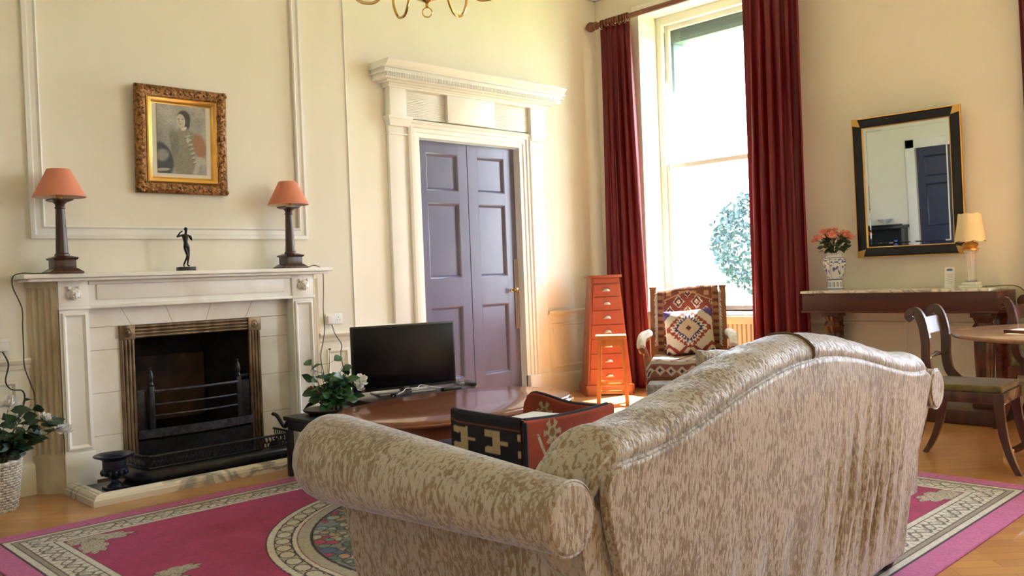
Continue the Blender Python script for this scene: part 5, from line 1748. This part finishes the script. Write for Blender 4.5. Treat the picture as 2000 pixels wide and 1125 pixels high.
b = MB(); b.box(-0.31, 0.31, -0.33, 0.27, 0.40, 0.485, 0.035, 3); b.build('seat_pad', M['wool_sunwhite'], ac)
b = MB(); b.loft([[(x, y, z) for y, z in ((0.26, 0.45), (0.285, 0.75), (0.345, 1.04), (0.375, 1.04), (0.33, 0.75), (0.31, 0.45))] for x in (-0.285, 0.285)]); b.build('back_pad', M['armwood'], ac)
# kilim throw over the back
M['weave'] = painted('woven_wool', 0.95, 0.003, 180)
brown = (0.085, 0.022, 0.014); tan = (0.42, 0.22, 0.11); red = (0.26, 0.045, 0.03); crm = (0.62, 0.52, 0.42)
def diamond_kilim(a, z):
    """a, z in metres; nested stepped diamonds with hooks"""
    C_ = np.zeros(a.shape+(3,))+np.array(brown)
    q = np.round(a/0.006)*0.006; w2 = np.round(z/0.006)*0.006
    for k in range(-3, 4):
        for l in range(-3, 4):
            cx = k*0.16+(l % 2)*0.08; cz = l*0.10
            m_ = np.abs(q-cx)/0.075+np.abs(w2-cz)/0.095
            C_ = paint(C_, ((m_ < 1.0) & (m_ > 0.86)).astype(float), red)
            C_ = paint(C_, ((m_ < 0.72) & (m_ > 0.52) & (np.sin((q-w2)*520) > -0.1)).astype(float), crm)
            C_ = paint(C_, ((m_ < 0.26) & (m_ > 0.08)).astype(float), crm)
    return C_
def throw_pat(a, z, half):
    C_ = diamond_kilim(a, z-0.86)
    edge = half-np.abs(a)
    tz = z-1.055+np.abs(a)*0.42
    C_ = paint(C_, (tz > 0.0).astype(float), (0.16, 0.05, 0.03))
    C_ = paint(C_, ((tz > 0.0) & (np.abs(((a*9) % 1)-0.5) < 0.2) & (np.abs(((z*14) % 1)-0.5) < 0.3)).astype(float), tan)
    C_ = paint(C_, ((tz > 0.0) & (tz < 0.012)).astype(float), tan)
    C_ = paint(C_, (edge < 0.055).astype(float), (0.30, 0.13, 0.065))
    C_ = paint(C_, ((edge < 0.05) & (np.abs(((z*16) % 1)-0.5) < 0.22)).astype(float), (0.12, 0.03, 0.02))
    return C_*(0.8+0.4*vnoise(a*200, z*200, 5))[..., None]
half = 0.27
nu, nv = 150, 190
path = [(0.395, 0.78), (0.392, 1.0), (0.385, 1.06), (0.36, 1.085), (0.335, 1.06), (0.32, 1.0), (0.27, 0.75), (0.245, 0.56), (0.225, 0.50), (0.1, 0.495)]
pp = spline([(0, y, z) for y, z in path], 20)
cum = [0]
for p, q in zip(pp, pp[1:]): cum.append(cum[-1]+(q-p).length)
tt = np.linspace(0, cum[-1], nv)
ys_ = np.interp(tt, cum, [p.y for p in pp]); zs_ = np.interp(tt, cum, [p.z for p in pp])
A_ = np.linspace(-half, half, nu)
P = np.zeros((nv, nu, 3))
for j in range(nv):
    P[j, :, 0] = A_
    P[j, :, 1] = ys_[j]-0.006*np.sin(A_*25+zs_[j]*8)
    P[j, :, 2] = zs_[j]+0.02*np.sin(A_*7+0.5)*(1 if j < nv*0.45 else 0.4)
P3 = thing('kilim_throw', 'brown diamond-patterned fringed kilim draped over the armchair back', 'throw', (6.42, 4.44, 0), ANG)
zz_ = P[..., 2]
solid(grid_mesh('throw_cloth', P, throw_pat(P[..., 0], zz_, half), M['weave'], P3), 0.006, 1)
b = MB(); random.seed(8)
for k in range(60):
    z = 1.07-0.5*k/60
    y = float(np.interp(z, [0.5, 0.75, 1.0, 1.08], [0.225, 0.27, 0.32, 0.35]))
    for sx in (-1, 1):
        b.tube([(sx*half, y, z), (sx*(half+0.012), y-0.006, z-0.004), (sx*(half+0.02+random.uniform(0, 0.012)), y-0.004, z-0.018+random.uniform(-0.01, 0.01))], 0.0022, 4)
for k in range(60):
    x = -half+2*half*k/59
    b.tube([(x, 0.36, 1.09), (x+random.uniform(-0.01, 0.01), 0.355, 1.115), (x+random.uniform(-0.012, 0.012), 0.34, 1.125+random.uniform(-0.01, 0.012))], 0.0022, 4)
b.build('fringe', M['wool_sunwhite'], P3)
# patterned seat throw
nu, nv = 120, 90
A_, T_ = np.meshgrid(np.linspace(-0.34, 0.34, nu), np.linspace(0, 1, nv))
yy_ = 0.22-0.58*np.clip(T_/0.75, 0, 1)-0.012*np.clip((T_-0.75)/0.25, 0, 1)
zz_ = 0.492+0.006*np.sin(A_*20)-0.14*np.clip((T_-0.75)/0.25, 0, 1)**1.2
side_drop = np.clip((np.abs(A_)-0.30)/0.04, 0, 1)*0.05
C = np.zeros(A_.shape+(3,))+np.array([0.55, 0.48, 0.42])
C = paint(C, ((np.abs(((A_*8+T_*2) % 1)-0.5)+np.abs(((T_*5) % 1)-0.5) < 0.33)).astype(float), (0.22, 0.04, 0.03))
C = paint(C, ((np.abs(((A_*8+T_*2) % 1)-0.5)+np.abs(((T_*5) % 1)-0.5) < 0.15)).astype(float), (0.06, 0.05, 0.10))
C = paint(C, (T_ > 0.82).astype(float)*0.9, (0.20, 0.05, 0.04))
C = paint(C, ((T_ > 0.82) & (np.abs(((A_*11) % 1)-0.5)+np.abs((T_-0.91)/0.14) < 0.5)).astype(float), (0.55, 0.45, 0.36))
C = paint(C, ((T_ > 0.82) & (np.abs(((A_*11) % 1)-0.5)+np.abs((T_-0.91)/0.14) < 0.22)).astype(float), (0.05, 0.03, 0.08))
st_ = thing('seat_throw', 'red and cream woven throw spread on the armchair seat', 'throw', (6.42, 4.44, 0), ANG)
solid(grid_mesh('throw_cloth', np.stack([A_, yy_, zz_-side_drop], -1), C, M['weave'], st_), 0.008, 1)
b = MB()
for k in range(70):
    x = -0.34+0.68*k/69
    b.tube([(x, -0.375, 0.355), (x+random.uniform(-0.006, 0.006), -0.38, 0.32), (x+random.uniform(-0.01, 0.01), -0.378, 0.295)], 0.0028, 4)
b.build('fringe', M['dryrose'], st_)
# patterned cushion
def cushion_pat(U_, V_):
    q = np.round(U_*24)/24; w2 = np.round(V_*24)/24
    C_ = np.zeros(U_.shape+(3,))+np.array([0.62, 0.53, 0.45])
    m_ = np.abs(q)+np.abs(w2-0.1)
    tooth = 0.07*np.sign(np.sin((q-w2)*22))*np.sign(np.sin((q+w2)*22))
    C_ = paint(C_, (m_+0.10*np.abs(((np.arctan2(w2-0.1, q)*14/PI) % 1)-0.5)*2 < 1.02).astype(float), (0.28, 0.05, 0.03))
    C_ = paint(C_, (m_+0.22*np.abs(((np.arctan2(w2-0.1, q)*12/PI) % 1)-0.5)*2 < 0.90).astype(float), (0.70, 0.62, 0.55))
    C_ = paint(C_, (m_+0.22*np.abs(((np.arctan2(w2-0.1, q)*12/PI) % 1)-0.5)*2 < 0.74).astype(float), (0.03, 0.035, 0.12))
    C_ = paint(C_, (m_ < 0.50).astype(float), (0.62, 0.45, 0.34))
    C_ = paint(C_, (m_ < 0.11).astype(float), (0.10, 0.03, 0.02))
    for cx in (-0.9, 0.0, 0.9):
        m2 = np.abs(q-cx)+np.abs(w2+0.95)*1.1
        C_ = paint(C_, ((m2 < 0.5) & (m_ > 0.9)).astype(float), (0.25, 0.035, 0.025))
        C_ = paint(C_, ((m2 < 0.3) & (m_ > 0.9)).astype(float), (0.66, 0.5, 0.38))
        C_ = paint(C_, ((m2 < 0.12) & (m_ > 0.9)).astype(float), (0.08, 0.02, 0.03))
    m3 = np.abs(np.abs(q)-1.0)+np.abs(w2-1.0)
    C_ = paint(C_, (m3 < 0.5).astype(float), (0.10, 0.06, 0.25))
    return C_
kcu = pillow('patterned_cushion', 0.43, 0.40, 0.15, M['weave'], None, cushion_pat, 90)
rotm = Matrix.Translation((6.42, 4.44, 0)) @ Matrix.Rotation(ANG, 4, 'Z')
kcu.location = rotm @ Vector((0.01, 0.13, 0.70)); kcu.rotation_euler = (R(-14), R(-4), ANG)
tag(kcu, 'diamond patterned cream, navy and red cushion propped on the armchair', 'cushion')
# low footstool with grey fringed cover in front of the armchair
pos = rotm @ Vector((-0.12, -0.56, 0))
fs = thing('footstool', 'low footstool with a grey woven fringed cover before the armchair', 'footstool', pos, ANG)
b = MB(); b.box(-0.2, 0.2, -0.14, 0.14, 0.20, 0.34, 0.03, 3); b.build('stool_pad', noise_mat('grey_woven_cover', (0.18, 0.18, 0.22), (0.42, 0.40, 0.42), (60, 60, 60), rough=0.95), fs)
for sx in (-1, 1):
    for sy in (-1, 1):
        MB().lathe([(0.018, 0), (0.024, 0.1), (0.02, 0.2)], (sx*0.16, sy*0.10, 0), 10).build('leg', M['armwood'], fs)
b = MB()
for k in range(60):
    x = -0.2+0.4*k/59
    b.tube([(x, -0.142, 0.23), (x+random.uniform(-0.006, 0.006), -0.148, 0.20), (x, -0.146, 0.17)], 0.003, 4)
b.build('fringe', M['navyfelt'], fs)

# ================================================================ CONSOLE TABLE
cs = thing('console_table', 'long mahogany console table with marble top and carved legs under the mirror', 'console table', (7.36, 2.95, 0))
CY0, CY1, CXF = 2.18, 3.74, 7.14
b = MB(); b.box(CXF-0.01, 7.565, CY0+0.06, CY1+0.01, 1.0, 1.022, 0.006); tag(b.build('marble_top', M['topmarble'], cs, world=True), 'veined white marble top', None)
MB().box(CXF, 7.565, CY0, CY1, 0.845, 1.0, 0.006).build('apron', M['mahog_console'], cs, world=True)
MB().box(CXF-0.012, 7.565, CY0-0.006, CY1+0.006, 0.835, 0.852, 0.005).build('apron_bead', M['mahog_console'], cs, world=True)
for y in (3.50, 2.31):
    b = MB()
    b.box(CXF+0.02, CXF+0.16, y-0.075, y+0.075, 0.80, 0.836, 0.004)
    b.lathe([(0.05, 0.145), (0.06, 0.17), (0.048, 0.19), (0.062, 0.30), (0.07, 0.5), (0.072, 0.62), (0.055, 0.66), (0.075, 0.69), (0.085, 0.72), (0.06, 0.76), (0.078, 0.80)], (CXF+0.09, y, 0), 48, flute=(8, 0.14))
    b.box(CXF+0.02, CXF+0.16, y-0.075, y+0.075, 0.11, 0.15, 0.006)
    b.build('leg', M['mahog_console'], cs, world=True)
for y in (3.62, 2.27):
    b = MB(); b.box(7.50, 7.56, y-0.05, y+0.05, 0.11, 0.836, 0.004); b.build('rear_pilaster', M['mahog'], cs, world=True)
MB().box(7.02, 7.565, 2.19, 3.76, 0.0, 0.11, 0.008).build('plinth', M['darkwood'], cs, world=True)

# ---------------------------------------------------------------- mirror
mr = thing('wall_mirror', 'black framed rectangular mirror with gilt corners above the console table', 'mirror', (7.545, 2.957, 1.30), rot=(0, R(-2.3), R(2)))
# local: plane YZ, faces -x
MW, MH = 0.432, 1.18
b = MB(); b.mouldrect(-MW, MW, 0, MH, 0, 0.085, [(0, 0), (0, 0.022), (0.1, 0.03), (0.85, 0.024), (0.9, 0.02), (1, 0.012)], 'yz', -1); b.build('frame', M['ebony'], mr)
b = MB(); b.mouldrect(-MW-0.006, MW+0.006, -0.006, MH+0.006, 0, 0.009, [(0, 0), (0, 0.03), (0.8, 0.034), (1, 0.03)], 'yz', -1)
b.mouldrect(-MW+0.075, MW-0.075, 0.075, MH-0.075, 0, 0.010, [(0, 0.02), (0.2, 0.03), (0.8, 0.028), (1, 0.01)], 'yz', -1)
tag(b.build('gilt_edge', M['gold'], mr), 'thin gilt edging', None)
b = MB(); b.box(-0.014, -0.004, -MW+0.08, MW-0.08, 0.08, MH-0.08); b.build('mirror_glass', M['mirror'], mr)
b = MB(); b.mouldrect(-MW+0.087, MW-0.087, 0.087, MH-0.087, -0.0141, 0.03, [(0, -0.002), (1, 0.001), (1.01, 0.0)], 'yz', -1); b.build('bevel', M['mirror'], mr)
for sy, z in ((-1, 0), (1, 0), (-1, MH), (1, MH)):
    b = MB()
    sz = 1 if z == 0 else -1
    pts = [(sy*(MW+0.004), z-sz*0.004), (sy*(MW-0.045), z-sz*0.003), (sy*(MW-0.055), z+sz*0.028), (sy*(MW-0.066), z+sz*0.064), (sy*(MW-0.028), z+sz*0.056), (sy*(MW+0.003), z+sz*0.048)]
    b.loft([[(-0.02, y, q) for y, q in pts], [(-0.036, y*0.998, q) for y, q in pts]])
    tag(b.build('corner_mount', M['gold'], mr), 'gilt corner mount', None)

# ---------------------------------------------------------------- vase of roses
VX, VY, VZ = 7.34, 3.53, 1.022
vs = thing('porcelain_vase', 'blue and white porcelain vase on the left of the console table', 'vase', (VX, VY, VZ))
n_, m_ = 120, 110
prof = np.array([(0.062, 0), (0.066, 0.012), (0.064, 0.05), (0.058, 0.085), (0.072, 0.14), (0.090, 0.20), (0.096, 0.25), (0.088, 0.28), (0.066, 0.297), (0.062, 0.312), (0.066, 0.322), (0.060, 0.322), (0.055, 0.29)])
cum = np.concatenate([[0], np.cumsum(np.hypot(np.diff(prof[:, 0]), np.diff(prof[:, 1])))])
tt = np.linspace(0, cum[-1], m_)
rr_ = np.interp(tt, cum, prof[:, 0]); zz_ = np.interp(tt, cum, prof[:, 1])
th = np.linspace(0, 2*PI, n_, endpoint=False)
TH, RRR = np.meshgrid(th, rr_); _, ZZ = np.meshgrid(th, zz_)
hexf = 1-0.05*np.abs(np.sin(TH*3))**1.5
P = np.stack([RRR*hexf*np.cos(TH), RRR*hexf*np.sin(TH), ZZ], -1)
white = (0.74, 0.74, 0.76); blue = (0.05, 0.09, 0.32); blue2 = (0.16, 0.24, 0.50)
C = np.zeros((m_, n_, 3))+np.array(white)
nn_ = vnoise(TH*9/PI*2, ZZ*70, 11); n2_ = vnoise(TH*30/PI, ZZ*150, 12)
panel = np.abs(((TH*6/(2*PI)) % 1)-0.5)
C = paint(C, ((nn_ > 0.56) & (ZZ > 0.1) & (ZZ < 0.27)).astype(float)*0.9, blue2)
C = paint(C, ((nn_ > 0.66) & (n2_ > 0.35) & (ZZ > 0.1) & (ZZ < 0.27)).astype(float), blue)
C = paint(C, ((panel > 0.46) & (ZZ > 0.09) & (ZZ < 0.28)).astype(float)*0.9, blue2)
C = paint(C, ((np.abs(ZZ-0.092) < 0.004) | (np.abs(ZZ-0.28) < 0.003) | (np.abs(ZZ-0.012) < 0.003) | (np.abs(ZZ-0.262) < 0.002)).astype(float), blue)
C = paint(C, ((ZZ < 0.085) & (ZZ > 0.02) & (np.abs(((TH*12/(2*PI)) % 1)-0.5) < 0.22) & (np.abs(ZZ-0.05) < 0.022+0*TH)).astype(float)*0.85, blue)
C = paint(C, ((ZZ < 0.085) & (ZZ > 0.02) & (np.abs(((TH*12/(2*PI)) % 1)-0.5) < 0.08)).astype(float), white)
C = paint(C, ((ZZ > 0.30) & (np.abs(((TH*20/(2*PI)) % 1)-0.5) < 0.2)).astype(float)*0.7, blue2)
grid_mesh('vase_body', P, C, painted('blue_white_glaze', 0.12), vs, wrap=True, recenter=False)
rs = thing('bunch_of_roses', 'bunch of coral pink roses in the blue and white vase', 'flowers', (VX, VY, VZ+0.30))
random.seed(21)
heads = []
for k in range(17):
    a = 2*PI*k/17*2.4; rr2 = 0.04+0.12*math.sqrt(k/17)
    heads.append((VX-0.03+rr2*0.9*math.cos(a), VY-0.01+rr2*1.05*math.sin(a), VZ+0.545-0.10*(rr2/0.16)**1.6+random.uniform(-0.012, 0.012)))
b = MB()
for h in heads:
    b.tube(bez((VX+random.uniform(-0.02, 0.02), VY+random.uniform(-0.02, 0.02), VZ+0.22), (VX, VY, VZ+0.38), ((VX+h[0])/2, (VY+h[1])/2, VZ+0.42), h, 8), 0.003, 5)
b.build('stems', M['stem'], rs, world=True)
b = MB()
for k in range(70):
    a = random.uniform(0, 2*PI); r_ = random.uniform(0.02, 0.09)
    leaf(b, (VX+r_*math.cos(a), VY+r_*math.sin(a), VZ+random.uniform(0.34, 0.47)), (math.cos(a), math.sin(a), random.uniform(-0.5, 0.5)), 0.06, 0.035, 0.3)
b.build('leaves', M['leafdark'], rs, world=True)
for k, h in enumerate(heads):
    b = MB(); rose(b, h, random.uniform(0.028, 0.036), 50+k, ((h[1]-VY)*-3, (h[0]-VX)*3)); b.build('rose_bloom', M['pinkrose'], rs, world=True)

# ---------------------------------------------------------------- crystal lamp, card
LX, LY = 7.36, 2.43
cl_ = thing('crystal_lamp', 'glass column lamp with a cream pleated shade on the right of the console table', 'table lamp', (LX, LY, 1.022))
b = MB(); b.box(-0.075, 0.075, -0.075, 0.075, 0, 0.02, 0.004); b.box(-0.055, 0.055, -0.055, 0.055, 0.02, 0.045, 0.006); b.build('lamp_foot', M['plastic_w'], cl_)
b = MB(); b.lathe([(0.045, 0.045), (0.04, 0.06), (0.036, 0.08), (0.042, 0.27), (0.05, 0.285), (0.045, 0.295)], n=40, flute=(10, 0.1)); b.build('glass_column', M['crystal'], cl_)
b = MB(); b.lathe([(0.06, 0.295), (0.062, 0.305), (0.045, 0.315), (0.06, 0.335), (0.05, 0.35), (0.02, 0.36), (0.016, 0.42)], n=28); b.build('capital', M['gold'], cl_)
b = MB()
ns = 72
prof = [(0.108, 0.37), (0.100, 0.42), (0.088, 0.50), (0.080, 0.57), (0.079, 0.575), (0.087, 0.50), (0.099, 0.42), (0.107, 0.37)]
rings = []
for r_, z in prof:
    ring_ = []
    for i in range(ns):
        a = 2*PI*i/ns
        q = r_*(1+0.012*math.cos(a*36)+0.03*abs(math.cos(a*3))-0.015)
        ring_.append((q*math.cos(a), q*math.sin(a), z-(0.012*abs(math.cos(a*3)) if z < 0.4 else -0.006*abs(math.cos(a*3)))))
    rings.append(ring_)
rings.append(rings[0])
b.loft(rings, cap=False); b.build('lamp_shade', M['creamshade'], cl_)
cd = thing('info_card', 'white folded card with a small blue logo beside the crystal lamp', 'card', (7.33, 2.585, 1.022), rot=(0, R(12), R(10)))
MB().box(-0.001, 0.001, -0.035, 0.035, 0, 0.17).build('card_sheet', M['plastic_w'], cd)
b = MB(); b.prism([(-0.018, 0.14), (0.018, 0.14), (0.022, 0.147), (0.018, 0.157), (-0.018, 0.157), (-0.022, 0.147)], 0.0, 0.0008)
b.bm.transform(Matrix(((0, 0, -1, -0.0011), (1, 0, 0, 0), (0, 1, 0, 0), (0, 0, 0, 1))))
b.build('card_logo', mat('logo_blue', (0.05, 0.12, 0.35), 0.5), cd)
b = MB()
for k in range(6):
    b.box(-0.0018, -0.001, -0.025, 0.02-0.004*(k % 3), 0.11-0.014*k, 0.113-0.014*k)
b.build('card_print', mat('print_grey', (0.35, 0.4, 0.45), 0.6), cd)
cord('trailing_cable', [(7.37, 2.36, 1.03), (7.38, 2.28, 1.032), (7.42, 2.22, 1.035), (7.50, 2.14, 1.02), (7.545, 2.08, 0.93), (7.55, 2.04, 0.75), (7.55, 2.02, 0.5)], 0.0045, M['greencable'], 'olive cord trailing off the right end of the console table')

# ================================================================ DINING CHAIRS AND TABLE
def dining_chair():
    t = thing('dining_chair', 'dark sabre-legged dining chair with olive seat standing behind the sofa end', 'dining chair', (5.73, 1.92, 0), R(180+4), 'scroll-backed dining chairs')
    # local: front +y, width x
    hwid = 0.20
    for sx in (-1, 1):
        # stile: scroll top, down the back to the seat
        pts = spline([(sx*hwid, -0.262, 0.885), (sx*hwid, -0.28, 0.91), (sx*hwid, -0.265, 0.935), (sx*hwid, -0.232, 0.935), (sx*hwid, -0.202, 0.87), (sx*hwid, -0.185, 0.76), (sx*hwid, -0.185, 0.64), (sx*hwid, -0.165, 0.54), (sx*hwid, -0.10, 0.47)], 6)
        b = MB()
        rings = []
        for i, p in enumerate(pts):
            tg = (pts[min(i+1, len(pts)-1)]-pts[max(i-1, 0)]).normalized()
            nr = Vector((1, 0, 0)).cross(tg)
            w_ = 0.026 if i > 12 else 0.018+0.008*i/12
            rings.append([tuple(p+Vector((dx*0.017, 0, 0))+nr*dn*w_) for dx, dn in ((-1, -1), (1, -1), (1, 1), (-1, 1))])
        b.loft(rings); b.build('back_stile', M['chairwood'], t, ang=50)
    def sabre(name, sx, y0, y1, yk):
        pts = bez((sx*hwid, y0, 0.46), (sx*hwid, y0+yk*0.1, 0.3), (sx*(hwid+0.005), y0+yk*0.2, 0.15), (sx*(hwid+0.01), y1, 0.0), 12)
        rings = []
        for i, p in enumerate(pts):
            w_ = 0.028-0.011*i/12
            rings.append([(p.x+dx*0.017, p.y+dy*w_, p.z) for dx, dy in ((-1, -1), (1, -1), (1, 1), (-1, 1))])
        b = MB(); b.loft(rings); b.build(name, M['chairwood'], t, ang=50)
    for sx in (-1, 1):
        sabre('front_leg', sx, 0.20, 0.30, 0.1)
        sabre('back_leg', sx, -0.20, -0.33, -0.15)
    b = MB(); b.loft([[(x, -0.225+dy, z) for dy, z in ((0.01, 0.80), (-0.012, 0.90), (0.01, 0.90), (0.03, 0.80))] for x in (-hwid, hwid)]); b.build('crest_rail', M['chairwood'], t)
    b = MB(); b.tube([(-hwid, -0.185, 0.655), (-0.06, -0.185, 0.662), (0, -0.185, 0.668), (0.06, -0.185, 0.662), (hwid, -0.185, 0.655)], [0.009, 0.011, 0.016, 0.011, 0.009], 10); b.build('mid_rail', M['chairwood'], t)
    b = MB(); b.box(-hwid-0.015, hwid+0.015, -0.215, 0.235, 0.40, 0.465, 0.005); b.build('seat_frame', M['chairwood'], t)
    b = MB(); b.box(-hwid-0.01, hwid+0.01, -0.205, 0.225, 0.462, 0.505, 0.018, 3); b.build('seat_pad', M['olive'], t)
    return t
dch = dining_chair()
dc2 = copy_tree(dch)
dc2.location = (7.17, 1.83, 0); dc2.rotation_euler = (0, 0, R(176))
dc2['label'] = 'dark dining chair at the right edge between the round table and the console'
# round tilt-top table
TX, TY, TR, TZ = 6.36, 1.38, 0.82, 0.775
dt = thing('dining_table', 'round mahogany pedestal table at the right edge', 'dining table', (TX, TY, 0))
b = MB(); b.lathe([(0.5, -0.03), (TR-0.03, -0.03), (TR-0.005, -0.024), (TR, -0.012), (TR-0.006, -0.002), (TR-0.02, 0), (0.0001, 0)], (0, 0, TZ), 96); b.build('tabletop', M['tablewood'], dt)
b = MB(); b.lathe([(0.06, 0.745), (0.07, 0.72), (0.05, 0.68), (0.055, 0.6), (0.085, 0.45), (0.07, 0.35), (0.1, 0.30), (0.1, 0.22), (0.06, 0.2)], (0, 0, 0), 28); b.build('pedestal', M['chairwood'], dt)
for k in range(4):
    a = R(35+90*k)
    pts = bez((0.05*math.cos(a), 0.05*math.sin(a), 0.28), (0.25*math.cos(a), 0.25*math.sin(a), 0.30), (0.35*math.cos(a), 0.35*math.sin(a), 0.08), (0.52*math.cos(a), 0.52*math.sin(a), 0.03), 12)
    b = MB(); b.tube(pts, [0.035-0.015*i/12 for i in range(13)], 10); b.build('leg', M['chairwood'], dt)
    b = MB(); b.box(-0.03, 0.03, -0.025, 0.025, 0, 0.05, 0.012); b.bm.transform(Matrix.Translation((0.53*math.cos(a), 0.53*math.sin(a), 0)) @ Matrix.Rotation(a, 4, 'Z'))
    b.build('claw_foot', M['brass'], dt)
bkk = thing('closed_book', 'closed dark book lying on the round table at the right edge', 'book', (6.10, 1.70, TZ), R(-20))
MB().box(-0.07, 0.07, -0.10, 0.10, 0.003, 0.017).build('pages', M['plastic_w'], bkk)
b = MB(); b.box(-0.073, 0.073, -0.103, 0.103, 0, 0.003); b.box(-0.073, 0.073, -0.103, 0.103, 0.017, 0.020); b.box(-0.076, -0.073, -0.103, 0.103, 0, 0.020); b.build('cover', M['darkwood'], bkk)

# ================================================================ CHANDELIER
cdx, cdy, cdz = 2.46, 3.0, 2.42
cdl = thing('chandelier', 'brass chandelier with curled arms and an oxblood ball, cut off by the top edge', 'chandelier', (cdx, cdy, cdz))
b = MB(); b.tube([(0.021*math.cos(YAW-PI/2)*math.cos(2*PI*k/28), 0.021*math.sin(YAW-PI/2)*math.cos(2*PI*k/28), -0.002+0.021*math.sin(2*PI*k/28)) for k in range(28)], 0.0027, 6, closed=True)
b.build('pull_ring', M['brass'], cdl)
b = MB(); b.lathe([(0.0045, 0.02), (0.0075, 0.022), (0.006, 0.035), (0.011, 0.042), (0.022, 0.046), (0.05, 0.058), (0.062, 0.068), (0.058, 0.070), (0.0001, 0.07)], n=32); b.build('bottom_dish', M['brass'], cdl)
b = MB(); b.ell((0, 0, 0.105), 0.056, 0.056, 0.056, 28, 18); b.build('ball', M['oxblood'], cdl)
b = MB(); b.lathe([(0.02, 0.155), (0.035, 0.165), (0.018, 0.19), (0.03, 0.26), (0.014, 0.3), (0.022, 0.40), (0.008, 0.45), (0.006, ZC-cdz)], n=24); b.build('stem', M['brass'], cdl)
vd = YAW
for k in range(6):
    a = vd+R(30)+R(60)*k+R(2)
    ca, sa = math.cos(a), math.sin(a)
    pr = [(0.025, 0.24), (0.09, 0.27), (0.155, 0.20), (0.175, 0.11), (0.215, 0.055), (0.255, 0.045), (0.30, 0.06), (0.34, 0.12), (0.345, 0.18)]
    b = MB(); b.tube(spline([(r_*ca, r_*sa, z) for r_, z in pr], 6), 0.0065, 8)
    ar = b.build('arm', M['brass'], cdl)
    b = MB(); b.lathe([(0.006, 0.175), (0.035, 0.19), (0.037, 0.195), (0.012, 0.195), (0.014, 0.25), (0.0001, 0.25)], (0.345*ca, 0.345*sa, 0), 20); b.build('candle_cup', M['brass'], ar)
    b = MB(); b.lathe([(0.011, 0.25), (0.011, 0.33), (0.0001, 0.335)], (0.345*ca, 0.345*sa, 0), 14); b.build('candle', M['plastic_w'], ar)
b = MB(); b.lathe([(0.06, 0), (0.05, -0.03), (0.01, -0.05)], (0, 0, ZC-cdz), 24); b.build('ceiling_rose', M['brass'], cdl)
